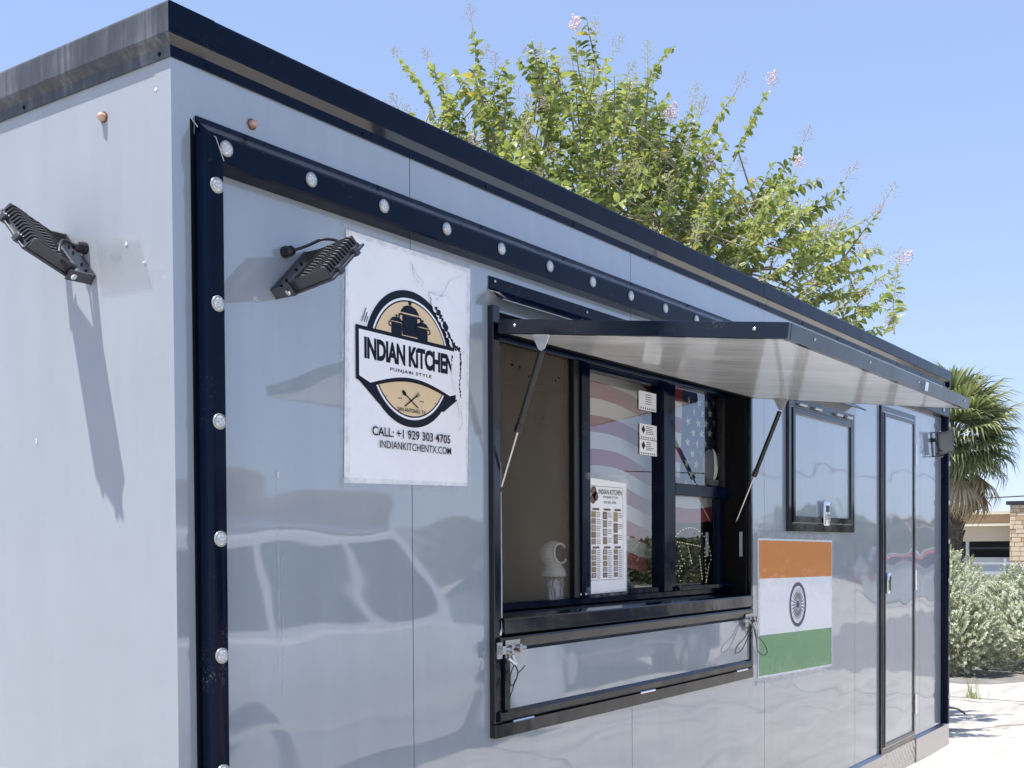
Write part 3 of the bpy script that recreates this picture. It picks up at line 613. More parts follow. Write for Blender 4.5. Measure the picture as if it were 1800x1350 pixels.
# pots
def pot(cx, z0, w, h, y):
    bm = bmesh.new(); body = [(-.5, 0), (.5, 0), (.52, .25), (.5, .55), (.46, .62), (-.46, .62), (-.5, .55), (-.52, .25)]
    quad(bm, [(cx + u * w, y, z0 + v * h) for u, v in body])
    lid = [(-.62, .66), (.62, .66), (.60, .70), (.40, .84), (.12, .90), (-.12, .90), (-.40, .84), (-.60, .70)]
    quad(bm, [(cx + u * w, y, z0 + v * h) for u, v in lid]); quad(bm, [(cx + u * w, y, z0 + v * h) for u, v in [(-.08, .91), (.08, .91), (.13, 1.02), (-.13, 1.02)]])
    for s in (-1, 1):
        pts = [(cx + s * w * q, y, z0 + h * v) for q, v in ((.50, .60), (.70, .58), (.74, .42), (.56, .36))]
        tube(bm, pts, w * 0.05, 5)
    return bm
obj('pot_print', pot(0.762, 2.272, 0.062, 0.090, Y0 - 0.0012), M['ink'], LG); obj('pot_print', pot(0.708, 2.270, 0.042, 0.050, Y0 - 0.0012), M['ink'], LG); obj('pot_print', pot(0.814, 2.268, 0.042, 0.054, Y0 - 0.0012), M['ink'], LG)
# lower medallion rim, banner and lettering
def bannerpoly(o=0.0):
    arcp = [(0.617 + o + (0.916 - 0.617 - 2 * o) * i / 20, 2.134 + o + 0.018 * math.sin(math.pi * i / 20)) for i in range(21)]
    return [(0.552 + o, 2.272 - o), (0.980 - o, 2.267 - o), (0.976 - o, 2.133 + o)] + arcp[::-1] + [(0.552 + o, 2.142 + o)]
flatobj('logo_band', [(0.553, 2.141), (0.979, 2.132), (0.905, 2.085), (0.640, 2.080)], Y0 - 0.0002, M['ink'], PO)
LW = flatobj('logo_band', [(x, z) for x, z in [(0.552, 2.272), (0.980, 2.267), (0.976, 2.128)] + [(0.930 - 0.325 * i / 20, 2.122 + 0.028 * math.sin(math.pi * i / 20)) for i in range(21)] + [(0.552, 2.136)]], Y0 - 0.0016, M['ink'], PO)
flatobj('logo_band', [(x, z) for x, z in [(0.563, 2.262), (0.970, 2.257), (0.966, 2.140)] + [(0.930 - 0.325 * i / 20, 2.131 + 0.030 * math.sin(math.pi * i / 20)) for i in range(21)] + [(0.563, 2.145)]], Y0 - 0.0020, M['white'], PO)
YT = Y0 - 0.0026
obj('lettering', text_bm('INDIAN KiTCHEN', 0.582, 0.946, 2.190, 2.246, YT, 0.045, 0.95), M['ink'], PO)
obj('lettering', text_bm('PUNJABI STYLE', 0.680, 0.849, 2.1685, 2.1795, YT, 0.02, 1.15), M['ink'], PO)
obj('lettering', text_bm('SAN ANTONIO, TX', 0.708, 0.823, 2.068, 2.080, YT, 0.01), M['ink'], PO)
obj('lettering', text_bm('CALL: +1 929 303 4705', 0.610, 0.930, 1.998, 2.022, YT, 0.012), M['ink'], PO)
obj('lettering', text_bm('INDIANKITCHENTX.COM', 0.638, 0.933, 1.968, 1.988, YT, 0.004), M['ink'], PO)
bm = bmesh.new()     # crossed spoon and fork
def stick(bm, x0, z0, x1, z1, w):
    d = Vector((x1 - x0, 0, z1 - z0)).normalized(); q = Vector((-d.z, 0, d.x)) * w
    quad(bm, [Vector((x0, YT, z0)) - q, Vector((x1, YT, z1)) - q, Vector((x1, YT, z1)) + q, Vector((x0, YT, z0)) + q])
stick(bm, 0.738, 2.117, 0.792, 2.084, 0.0018); stick(bm, 0.788, 2.117, 0.737, 2.084, 0.0018)
quad(bm, [(0.735 + 0.0075 * math.cos(k * .5236) - 0.004 * math.sin(k * .5236), YT, 2.119 + 0.0075 * math.sin(k * .5236)) for k in range(12)])
for k in (-1, 0, 1): stick(bm, 0.785 + k * 0.003, 2.113 - k * 0.002, 0.796 + k * 0.003, 2.124 - k * 0.003, 0.0008)
for x in (0.712, 0.718, 0.724, 0.801, 0.807, 0.813, 0.663, 0.866): quad(bm, [(x - .0016, YT, 2.102), (x + .0016, YT, 2.102), (x + .0016, YT, 2.105), (x - .0016, YT, 2.105)])
obj('cutlery_print', bm, M['ink'], PO)
bm = bmesh.new(); stick(bm, 0.573, 2.282, 0.590, 2.318, 0.0013); stick(bm, 0.582, 2.282, 0.594, 2.308, 0.0013); stick(bm, 0.590, 2.282, 0.596, 2.298, 0.0013); obj('accent_print', bm, M['ink'], PO)
# torn strip: bare paper over the right of the logo, with flakes of ink left
rnd = random.Random(4)
def jag(p, amp, n=7):
    out = []
    for (a, b), (c, d) in zip(p, p[1:] + p[:1]):
        for i in range(n): t_ = i / n; out.append((a + (c - a) * t_ + rnd.uniform(-amp, amp), b + (d - b) * t_ + rnd.uniform(-amp, amp)))
    return out
obj('torn_patch', flat(jag([(0.842, 2.405), (0.925, 2.40), (0.995, 2.30), (0.990, 2.262), (0.935, 2.270), (0.893, 2.322), (0.855, 2.366)], 0.0035, 9), Y0 - 0.0031), M['paper'], PO)
obj('torn_patch', flat(jag([(0.950, 2.262), (0.992, 2.262), (0.992, 2.115), (0.955, 2.122), (0.946, 2.16), (0.934, 2.20), (0.940, 2.24)], 0.0035, 8), Y0 - 0.0031), M['paper'], PO)
bm = bmesh.new()
def tear(p, w):
    n = 34; A = []; B = []
    for i in range(n + 1):
        t_ = i / n * (len(p) - 1); k = min(int(t_), len(p) - 2); q = t_ - k; x = p[k][0] + (p[k + 1][0] - p[k][0]) * q; z = p[k][1] + (p[k + 1][1] - p[k][1]) * q
        ww = w * rnd.uniform(.1, 1.3); A.append((x + rnd.uniform(-.002, .002) - ww * .6, z - ww * .6)); B.append((x + ww * .5 + rnd.uniform(-.002, .003), z + ww * .5))
    for i in range(n): quad(bm, [(A[i][0], Y0 - .0035, A[i][1]), (A[i + 1][0], Y0 - .0035, A[i + 1][1]), (B[i + 1][0], Y0 - .0035, B[i + 1][1]), (B[i][0], Y0 - .0035, B[i][1])])
cr = bmesh.new()
def crease(p):
    q = []
    for (a, b), (c, d) in zip(p, p[1:]):
        for i in range(8): t_ = i / 8; q.append((a + (c - a) * t_ + rnd.uniform(-.0016, .0016), b + (d - b) * t_ + rnd.uniform(-.0016, .0016)))
    for (a, b), (c, d) in zip(q, q[1:]): w_ = rnd.uniform(.0004, .0011); quad(cr, [(a - w_, Y0 - .0038, b), (a + w_, Y0 - .0038, b), (c + w_, Y0 - .0038, d), (c - w_, Y0 - .0038, d)])
crease([(0.985, 2.475), (0.93, 2.450), (0.895, 2.405), (0.868, 2.385)]); crease([(0.76, 2.470), (0.79, 2.440), (0.815, 2.425), (0.812, 2.412)]); crease([(0.77, 2.465), (0.775, 2.435), (0.80, 2.418)]); crease([(0.975, 2.10), (0.985, 2.06), (0.968, 2.035)]); crease([(0.96, 2.12), (0.972, 2.07)])
M['crease'] = mat('crease_shade_grey', (0.45, 0.46, 0.49), 0.5); obj('crease_shade_lines', cr, M['crease'], PO)['kind'] = 'stuff'  # grey strips paint the shade of the creases onto the paper
tear([(0.866, 2.368), (0.900, 2.335), (0.925, 2.300), (0.950, 2.272), (0.975, 2.266)], 0.010); tear([(0.976, 2.262), (0.978, 2.22), (0.972, 2.17), (0.977, 2.13)], 0.0045)
obj('ink_flakes', bm, M['ink'], PO)
def tape_strip(poly, y, parent, ax='y'):
    bm = bmesh.new(); P = jag(poly, 0.0012, 10)
    quad(bm, [(x, y, z) if ax == 'y' else (y, x, z) for x, z in P]); return obj('tape_strip', bm, M['tape'], parent)
tape_strip([(0.505, 2.525), (0.530, 2.525), (0.528, 1.862), (0.498, 1.860)], -0.0040, PO); tape_strip([(0.515, 2.512), (1.040, 2.516), (1.040, 2.490), (0.515, 2.488)], -0.0044, PO)
tape_strip([(1.012, 2.516), (1.042, 2.514), (1.022, 1.875), (1.000, 1.875)], -0.0048, PO); tape_strip([(0.495, 1.885), (1.02, 1.893), (1.02, 1.868), (0.495, 1.856)], -0.0052, PO)
tape_strip([(0.88, 2.528), (1.00, 2.524), (1.00, 2.496), (0.88, 2.505)], -0.0056, PO)

# ------------------------------------------------------------------ tricolour flag print on the wall
FP = thing('flag_print', (3.545, -0.002, 1.12), 'orange white and green flag print with spoked wheel taped beside the window', 'flag')
fx0, fx1 = 3.090, 4.003
def zt(x, a, b): return a + (b - a) * (x - fx0) / (fx1 - fx0)
rows = [(1.734, 1.726, 1.566, 1.556, 'orange'), (1.566, 1.556, 1.318, 1.298, 'white_film'), (1.318, 1.298, 1.140, 1.114, 'green')]
for a, b, c, d, k in rows: obj('colour_band', sheetmesh([(fx0, a), (fx1, b), (fx1, d), (fx0, c)], -0.0030, 20, 8, 0.001, 3), M[k], FP, smooth=True)
obj('paper', flat([(3.078, 1.743), (4.013, 1.735), (4.013, 1.103), (3.078, 1.130)], -0.0018), M['white_film'], FP)
CH = obj('wheel_rim', band(3.543, 1.434, 0.088, 0.104, 0, R(360), -0.0052, 60), M['chakra'], FP)
obj('wheel_hub', band(3.543, 1.434, 0.0, 0.018, 0, R(360), -0.0054, 20), M['chakra'], FP)
sp = bmesh.new()
quad(sp, [(0.015, 0, 0), (0.048, 0, -0.0034), (0.089, 0, 0), (0.048, 0, 0.0034)]); sp_me = bpy.data.meshes.new('spoke'); sp.to_mesh(sp_me); sp.free(); sp_me.materials.append(M['chakra'])
for k in range(24):
    o = obj('spoke', None, None, FP, me=sp_me); o.location = (3.543, -0.0050, 1.434); o.rotation_euler.y = k * math.pi / 12
tape_strip([(3.05, 1.772), (4.03, 1.762), (4.03, 1.728), (3.05, 1.736)], -0.0060, FP); tape_strip([(3.05, 1.136), (4.04, 1.112), (4.04, 1.080), (3.05, 1.104)], -0.0060, FP)
tape_strip([(3.058, 1.77), (3.094, 1.77), (3.094, 1.10), (3.058, 1.10)], -0.0064, FP); tape_strip([(3.995, 1.76), (4.022, 1.76), (4.022, 1.07), (3.995, 1.07)], -0.0064, FP)

# ------------------------------------------------------------------ things on and behind the window
# menu sheet on the glass
MN = thing('menu_sheet', (1.92, 0.086, 1.54), 'white printed menu in a plastic sleeve taped on the middle pane', 'menu')
YM = 0.0720
obj('paper', sheetmesh([(1.784, 1.950), (2.058, 1.940), (2.056, 1.548), (1.780, 1.546)], YM, 8, 10, 0.0004, 1), M['paper'], MN, smooth=True)
YK = YM - 0.0012
mx0, mx1, mz0, mz1 = 1.804, 2.030, 1.592, 1.922
def mu(u): return mx0 + (mx1 - mx0) * u
def mv(v): return mz1 - (mz1 - mz0) * v
bm = bmesh.new()
for a, b, c, d in ((0, 1, 0, .004), (0, 1, .996, 1), (0, .006, 0, 1), (.994, 1, 0, 1)): quad(bm, [(mu(a), YK, mv(d)), (mu(b), YK, mv(d)), (mu(b), YK, mv(c)), (mu(a), YK, mv(c))])
M['grey_ink'] = mat('grey_ink', (0.10, 0.10, 0.11), 0.6); M['brown_ink'] = mat('brown_ink', (0.14, 0.07, 0.05), 0.5)
obj('border_print', bm, M['grey_ink'], MN)
obj('lettering', text_bm('INDIAN KITCHEN', mu(.25), mu(.96), mv(.085), mv(.03), YK, 0.0), M['ink'], MN)
obj('lettering', text_bm('PUNJABI STYLE', mu(.38), mu(.84), mv(.130), mv(.100), YK, 0.0), M['ink'], MN)
obj('lettering', text_bm('929-303-4705', mu(.40), mu(.78), mv(.182), mv(.155), YK, 0.0), M['ink'], MN)
food = [mat('food_print', c, 0.5) for c in ((0.17, 0.10, 0.055), (0.28, 0.19, 0.11), (0.27, 0.24, 0.20), (0.10, 0.065, 0.045), (0.36, 0.27, 0.12), (0.40, 0.38, 0.35))]
bm = bmesh.new(); 
for (x, z, r) in ((.10, .06, .09), (.16, .11, .08), (.08, .14, .08)): quad(bm, [(mu(x) + r * .22 * math.cos(k * .785), YK, mv(z) + r * .22 * math.sin(k * .785)) for k in range(8)])
obj('food_picture', bm, M['brown_ink'], MN)
fr_ = random.Random(9); tl = bmesh.new()
for ci, (cx0, n1, n2) in enumerate(((.03, 5, 5), (.37, 4, 5), (.70, 3, 5))):
    bm = bmesh.new(); u0 = cx0 + .03
    for hv in (.235, .640): quad(bm, [(mu(u0), YK, mv(hv + .022)), (mu(u0 + .2), YK, mv(hv + .022)), (mu(u0 + .2), YK, mv(hv)), (mu(u0), YK, mv(hv))])
    obj('heading_pill', bm, M['brown_ink'], MN)
    vs_ = [(.27 + k * (.36 / n1), .36 / n1 * .86) for k in range(n1)] + [(.672 + k * (.31 / n2), .31 / n2 * .84) for k in range(n2)]
    for v, h in vs_:
        b2 = bmesh.new(); quad(b2, [(mu(cx0), YK, mv(v + h)), (mu(cx0 + .13), YK, mv(v + h)), (mu(cx0 + .13), YK, mv(v)), (mu(cx0), YK, mv(v))]); fo = obj('food_picture', b2, food[fr_.randrange(3) if fr_.random() < .6 else fr_.randrange(6)], MN)
        b2 = bmesh.new(); quad(b2, [(mu(cx0 + .065) + .0115 * math.cos(k * .785), YK - .0003, mv(v + h / 2) + (mz1 - mz0) * h * .36 * math.sin(k * .785)) for k in range(8)]); obj('plate_print', b2, food[fr_.choice((1, 2, 4, 5))], fo)
        for q in range(3): quad(tl, [(mu(cx0 + .15), YK, mv(v + .016 + q * .02)), (mu(cx0 + .24 + fr_.uniform(0, .05)), YK, mv(v + .016 + q * .02)), (mu(cx0 + .27), YK, mv(v + .010 + q * .02)), (mu(cx0 + .15), YK, mv(v + .010 + q * .02))])
obj('price_lines', tl, M['grey_ink'], MN)['kind'] = 'stuff'
tape_strip([(1.783, 1.972), (2.062, 1.962), (2.062, 1.938), (1.783, 1.946)], YM - .002, MN); tape_strip([(2.046, 1.960), (2.066, 1.96), (2.062, 1.54), (2.044, 1.54)], YM - .0024, MN)
tape_strip([(1.783, 1.552), (2.05, 1.556), (2.05, 1.536), (1.783, 1.532)], YM - .0028, MN); tape_strip([(1.755, 1.965), (1.79, 1.965), (1.79, 1.94), (1.755, 1.94)], 0.0605, MN); tape_strip([(1.755, 1.572), (1.79, 1.572), (1.79, 1.545), (1.755, 1.545)], 0.0605, MN)
# licence cards on the glass
def card(x0, x1, z0, z1, label, emblem):
    C_ = thing('permit_card', ((x0 + x1) / 2, 0.086, z0), label, 'card', 'cards stuck on the middle pane')
    obj('paper', box(x0, x1, 0.0838, 0.0846, z0, z1), M['paper'], C_)
    bm = bmesh.new(); yk = 0.0832; w_ = x1 - x0; h_ = z1 - z0
    for q in range(5): quad(bm, [(x0 + w_ * .36, yk, z0 + h_ * (.86 - q * .12)), (x0 + w_ * fr_.uniform(.6, .85), yk, z0 + h_ * (.86 - q * .12)), (x0 + w_ * fr_.uniform(.6, .85), yk, z0 + h_ * (.82 - q * .12)), (x0 + w_ * .36, yk, z0 + h_ * (.82 - q * .12))])
    for q in range(7): quad(bm, [(x0 + w_ * (.08 + q * .125), yk, z0 + h_ * .06), (x0 + w_ * (.14 + q * .125), yk, z0 + h_ * .06), (x0 + w_ * (.14 + q * .125), yk, z0 + h_ * .15), (x0 + w_ * (.08 + q * .125), yk, z0 + h_ * .15)])
    if emblem: quad(bm, [(x0 + w_ * .21, yk, z0 + h_ * .9), (x0 + w_ * .10, yk, z0 + h_ * .62), (x0 + w_ * .21, yk, z0 + h_ * .34), (x0 + w_ * .32, yk, z0 + h_ * .62)])
    obj('card_print', bm, M['ink'] if emblem else M['grey_ink'], C_)
card(2.175, 2.312, 2.222, 2.292, 'pale permit card, topmost of three on the middle pane', False)
card(2.180, 2.315, 2.114, 2.170, 'white permit card with black diamond emblem just below the pale card', True)
card(2.180, 2.315, 2.054, 2.111, 'white permit card with black diamond emblem, lowest of the three', True)

# stars and stripes hanging inside
US = thing('hanging_flag', (2.45, 0.17, 2.36), 'red and white striped flag with starry blue corner hanging behind the window', 'flag')
M['red_cloth'] = mat('red_cloth', (0.21, 0.010, 0.025), 0.8); M['white_cloth'] = mat('white_cloth', (0.50, 0.49, 0.47), 0.8); M['blue_cloth'] = mat('blue_cloth', (0.018, 0.03, 0.095), 0.8)  # cloth colours darkened to take in the shade of the interior
for k in ('red_cloth', 'white_cloth'): 
    b_ = M[k].node_tree.nodes['Principled BSDF']; b_.inputs['Sheen Weight'].default_value = 0.2
def fl(x, z): 
    wv = math.sin(x * 7.0 + z * 2) * 0.012 + math.sin(x * 15 + 1 - z * 5) * 0.005
    return Vector((x, 0.140 + wv + 0.010 * math.sin(z * 4), z + 0.030 * math.sin((x - 1.9) * 5.2 + 0.6) - 0.06 * (x - 2.2) * (1 if x < 2.5 else 0.3)))
def cloth(x0, x1, z0, z1, dy=0.0):
    n = max(2, int((x1 - x0) / 0.03)); bm = bmesh.new(); rr = []
    for z in (z1, (z0 + z1) / 2, z0): rr.append([bm.verts.new(fl(x0 + (x1 - x0) * i / n, z) + Vector((0, dy, 0))) for i in range(n + 1)])
    for a, b in zip(rr, rr[1:]):
        for i in range(n): bm.faces.new((a[i], b[i], b[i + 1], a[i + 1]))
    return bm
sh = 0.0600; ztop = 2.385
for i in range(13):
    z1 = ztop - i * sh; x1 = 2.62 if i < 7 else (3.09 if i == 7 else (3.06 if i == 8 else 2.50))
    obj('stripe', cloth(1.84, x1, z1 - sh, z1), M['red_cloth'] if i % 2 == 0 else M['white_cloth'], US, smooth=True)
CT = obj('canton', cloth(2.62, 3.20, ztop - 7 * sh, ztop), M['blue_cloth'], US, smooth=True)
stm = bmesh.new(); quad(stm, [((0.021 if k % 2 == 0 else 0.0085) * math.sin(k * math.pi / 5), 0, (0.021 if k % 2 == 0 else 0.0085) * math.cos(k * math.pi / 5)) for k in range(10)])
st_me = bpy.data.meshes.new('star'); stm.to_mesh(st_me); stm.free(); st_me.materials.append(M['white_cloth'])
for r_ in range(9):
    for c_ in range(6 if r_ % 2 == 0 else 5):
        x = 2.665 + (c_ + (0.5 if r_ % 2 else 0)) * 0.096; z = ztop - 0.04 - r_ * 0.0425
        o = obj('star', None, None, CT, me=st_me); o.location = fl(x, z) + Vector((0, -0.004, 0)); o.rotation_euler = (random.uniform(-.1, .1), random.uniform(-.3, .3), random.uniform(-.2, .2))
# white ball lamp on foil cylinder
FO = thing('foil_roll', (1.690, 0.145, 1.513), 'cylinder wrapped in crinkled foil standing behind the screen', 'foil')
M['foil'] = mat('crinkled_foil', (0.85, 0.86, 0.88), 0.25, 1.0); t = M['foil'].node_tree; bump(M['foil'], noise_tex(t, coords(t, (1, 1, 0.35)), 55, 4, 0.6), 0.02)
bm = bmesh.new(); lathe(bm, [(0.0, 0.0), (0.033, 0.0), (0.0335, 0.02), (0.032, 0.05), (0.034, 0.075), (0.033, 0.095), (0.0, 0.096)], (1.690, 0.145, 1.513), (0, 0, 1), 20)
for v in bm.verts: v.co += Vector((random.uniform(-.002, .002), random.uniform(-.002, .002), 0))
obj('foil', bm, M['foil'], FO, smooth=True)
BL = thing('table_lamp', (1.682, 0.145, 1.610), 'small white ball shaped lamp with hollow ring head on the foil cylinder', 'lamp')
M['cream'] = mat('cream_plastic', (0.85, 0.83, 0.76), 0.4)
bm = bmesh.new(); lathe(bm, [(0.0, 0.0), (0.043, 0.0), (0.044, 0.006), (0.043, 0.012), (0.036, 0.030), (0.022, 0.042), (0.018, 0.046)], (1.682, 0.145, 1.610), (0, 0, 1), 24); obj('base', bm, M['cream'], BL, smooth=True, angle=50)
hd = Vector((-0.12, -0.98, 0.10)).normalized(); prof = [(0.046 * math.sin(a), 0.046 * math.cos(a)) for a in [R(46 + 134 * i / 14) for i in range(15)]]; prof[-1] = (0, prof[-1][1])
bm = bmesh.new(); lathe(bm, prof, (1.680, 0.145, 1.685), hd, 26); obj('head', bm, M['cream'], BL, smooth=True)
bm = bmesh.new(); lathe(bm, [(0.041 * math.sin(a), 0.041 * math.cos(a)) for a in [R(48 + 128 * i / 10) for i in range(11)]], (1.680, 0.145, 1.685), hd, 26); obj('hollow_dark', bm, M['dark_in'], BL, smooth=True)  # added shell, coloured dark so the head reads as a shaded hollow
bm = bmesh.new(); ax_u = hd.orthogonal().normalized(); ax_v = hd.cross(ax_u); c0 = Vector((1.680, 0.145, 1.685)) + hd * 0.032
tube(bm, [c0 + (ax_u * math.cos(k * math.pi / 14) + ax_v * math.sin(k * math.pi / 14)) * 0.0335 for k in range(29)], 0.0045, 8, cap=False); obj('ring', bm, M['cream'], BL, smooth=True)
bm = bmesh.new(); lathe(bm, [(0.0, 0.012), (0.014, 0.006), (0.018, -0.006), (0.016, -0.02)], (1.680, 0.145, 1.685), hd, 14); obj('bulb', bm, M['dark_in'], BL, smooth=True)
# cap hanging
CP = thing('cap', (2.93, 0.14, 2.0), 'grey and white cap hanging behind the upper right pane', 'cap')
M['grey_cloth'] = mat('grey_cloth', (0.17, 0.17, 0.175), 0.85); M['off_white'] = mat('off_white_cloth', (0.78, 0.76, 0.70), 0.8)
def dome(cx, cy, cz, rx, ry, rz, a0, a1, n=10):
    bm = bmesh.new(); g = []
    for j in range(n + 1):
        th = -math.pi / 2 + math.pi * j / n
        g.append([bm.verts.new((cx + rx * math.cos(th) * math.sin(a0 + (a1 - a0) * i / n), cy - ry * math.cos(th) * math.cos(a0 + (a1 - a0) * i / n), cz + rz * math.sin(th) * (1.0 if th > 0 else .8))) for i in range(n + 1)])
    for a, b in zip(g, g[1:]):
        for i in range(n): bm.faces.new((a[i], a[i + 1], b[i + 1], b[i]))
    bmesh.ops.remove_doubles(bm, verts=bm.verts, dist=1e-5); return bm
obj('crown', dome(2.835, 0.108, 2.045, 0.072, 0.014, 0.075, R(-88), R(10)), M['grey_cloth'], CP, smooth=True); obj('front_panel', dome(2.850, 0.107, 2.045, 0.050, 0.0165, 0.078, R(-12), R(88)), M['off_white'], CP, smooth=True)
bm = bmesh.new(); prism(bm, [(2.785, 1.990), (2.90, 1.990), (2.895, 1.968), (2.85, 1.962), (2.79, 1.970)], 0.100, 0.106, lambda u, v, a: Vector((u, a, v))); obj('visor', bm, M['grey_cloth'], CP)
bm = bmesh.new(); yk = 0.0893
for q in range(5): stick_y = 2.05 + q * .012; quad(bm, [(2.862, yk, stick_y), (2.886 - .003 * (q % 2), yk, stick_y), (2.886, yk, stick_y + .004), (2.864, yk, stick_y + .004)])
obj('cap_print', bm, M['grey_ink'], CP)
# ring of led dots
LD = thing('led_sign', (2.9, 0.24, 1.50), 'sign of small glowing led dots set in an arch behind the lower right pane', 'sign')
M['led'] = mat('led_dot', (0.9, 0.85, 0.6), 0.4, emit=(1.0, 0.93, 0.70), es=0.8); M['led_back'] = mat('black_board', (0.006, 0.008, 0.012), 0.4)
bm = bmesh.new(); ys = 0.232; dots = []
for k in range(24): a = R(178 - k * 7.6); dots.append((2.90 + 0.205 * math.cos(a), 1.64 + 0.150 * math.sin(a)))
for k in range(9): dots += [(3.085 - 0.005 * k, 1.63 - k * 0.0135), (3.04 + .002 * k, 1.70 - k * .018), (2.99 + .003 * k, 1.665 - k * .0125)]
for k in range(8): dots += [(2.79 + 0.012 * (k % 3), 1.71 - k * 0.021), (2.87 + .006 * k, 1.72 - .012 * k)]
for k in range(14): dots.append((2.71 + k * .022, 1.735 - k * .002))
dots += [(2.72 + .02 * k, 1.575 + .01 * k) for k in range(7)]
bmb = bmesh.new()
for x, z in dots: lathe(bm, [(0.0, 0.002), (0.0018, 0.0), (0.0, -0.002)], (x, ys, z), (0, -1, 0), 6)
obj('led_dots', bm, M['led'], LD)['kind'] = 'stuff'
quad(bmb, [(2.90 + 0.26 * math.cos(k * math.pi / 16), ys + .012, 1.56 + 0.24 * math.sin(k * math.pi / 16)) for k in range(17)]); obj('board', bmb, M['led_back'], LD)

# ------------------------------------------------------------------ tape marks and scuffs on the walls
def mark(name, poly, ax, label, m='tape'):
    bm = bmesh.new(); P = jag(poly, 0.001, 6); quad(bm, [(x, -0.0022, z) if ax == 'y' else (-0.0022, x, z) for x, z in P]); return tag(obj(name, bm, M[m]), label, 'tape')
M['residue'] = glass('thin', (1, 1, 1)); bpy.data.materials.remove(M['residue'])
def film(name, col, fac):
    m = bpy.data.materials.new(name); m.use_nodes = True; t = m.node_tree; t.nodes.clear()
    o = N(t, 'ShaderNodeOutputMaterial'); mx = N(t, 'ShaderNodeMixShader'); tr = N(t, 'ShaderNodeBsdfTransparent'); p = N(t, 'ShaderNodeBsdfPrincipled'); p.inputs['Base Color'].default_value = (*col, 1); p.inputs['Roughness'].default_value = 0.4
    mx.inputs[0].default_value = fac; t.links.new(tr.outputs[0], mx.inputs[1]); t.links.new(p.outputs[0], mx.inputs[2]); t.links.new(mx.outputs[0], o.inputs[0]); return m
M['film'] = film('grey_film', (0.30, 0.32, 0.35), 0.16); M['chip'] = mat('white_chip', (0.85, 0.86, 0.87), 0.5)
mark('tape_residue', [(0.286, 1.905), (0.290, 1.905), (0.290, 1.40), (0.283, 1.40)], 'y', 'long thin upright streak of tape glue on the shaded wall')
mark('tape_residue', [(0.300, 1.69), (0.303, 1.69), (0.303, 1.36), (0.298, 1.36)], 'y', 'short thin streak of glue right of the long streak')
mark('tape_residue', [(1.092, 1.90), (1.098, 1.90), (1.096, 1.22), (1.091, 1.22)], 'y', 'pale upright glue line just left of the window surround')
mark('film_patch', [(0.262, 2.392), (0.110, 2.381), (0.065, 2.268), (0.245, 2.276)], 'x', 'faint square patch beside the floodlight on the end wall', 'film')
mark('paint_chip', [(0.160, 2.380), (0.152, 2.382), (0.150, 2.375), (0.159, 2.374)], 'x', 'white paint chip right of the floodlight, upper one', 'chip')
mark('paint_chip', [(0.098, 2.330), (0.088, 2.332), (0.088, 2.327), (0.098, 2.326)], 'x', 'white paint chip nearest the corner at floodlight height', 'chip')
mark('paint_chip', [(0.215, 2.366), (0.178, 2.364), (0.172, 2.345), (0.200, 2.344)], 'x', 'small pale square inside the faint patch on the end wall', 'film')
mark('paint_chip', [(0.505, 1.975), (0.503, 1.975), (0.503, 1.962), (0.506, 1.962)], 'x', 'tiny white upright chip low on the end wall', 'chip')
mark('paint_chip', [(0.050, 2.690), (0.044, 2.691), (0.045, 2.684), (0.051, 2.683)], 'x', 'tiny white chip near the top of the end wall corner', 'chip')
mark('paint_chip', [(0.285, 1.886), (0.292, 1.889), (0.291, 1.872), (0.286, 1.873)], 'y', 'small white scrap of tape at the top of the glue streak', 'chip')

# ------------------------------------------------------------------ crape myrtle behind the trailer
def leaf_mat(name, col, tr=0.35, rough=0.42):
    m = bpy.data.materials.new(name); m.use_nodes = True; t = m.node_tree; b = t.nodes['Principled BSDF']; o = t.nodes['Material Output']
    b.inputs['Base Color'].default_value = (*col, 1); b.inputs['Roughness'].default_value = rough; b.inputs['Specular IOR Level'].default_value = 0.45
    tl_ = N(t, 'ShaderNodeBsdfTranslucent'); tl_.inputs[0].default_value = (col[0] * 1.35, col[1] * 1.35, col[2] * 0.7, 1); mx = N(t, 'ShaderNodeMixShader'); mx.inputs[0].default_value = tr
    t.links.new(b.outputs[0], mx.inputs[1]); t.links.new(tl_.outputs[0], mx.inputs[2]); t.links.new(mx.outputs[0], o.inputs[0]); return m
LV = [leaf_mat('leaf_bright', (0.345, 0.385, 0.160)), leaf_mat('leaf_green', (0.230, 0.285, 0.100)), leaf_mat('leaf_deep', (0.105, 0.148, 0.052)), leaf_mat('leaf_yellowing', (0.45, 0.38, 0.11))]
M['bark'] = mat('pale_bark', (0.30, 0.25, 0.19), 0.85); M['twig'] = mat('twig', (0.24, 0.22, 0.12), 0.8)
M['seed'] = mat('dry_panicle', (0.42, 0.36, 0.28), 0.8); M['pink'] = mat('pink_blossom', (0.72, 0.56, 0.58), 0.7); M['bud'] = mat('green_bud_panicle', (0.42, 0.40, 0.22), 0.8)
rg = random.Random(11)
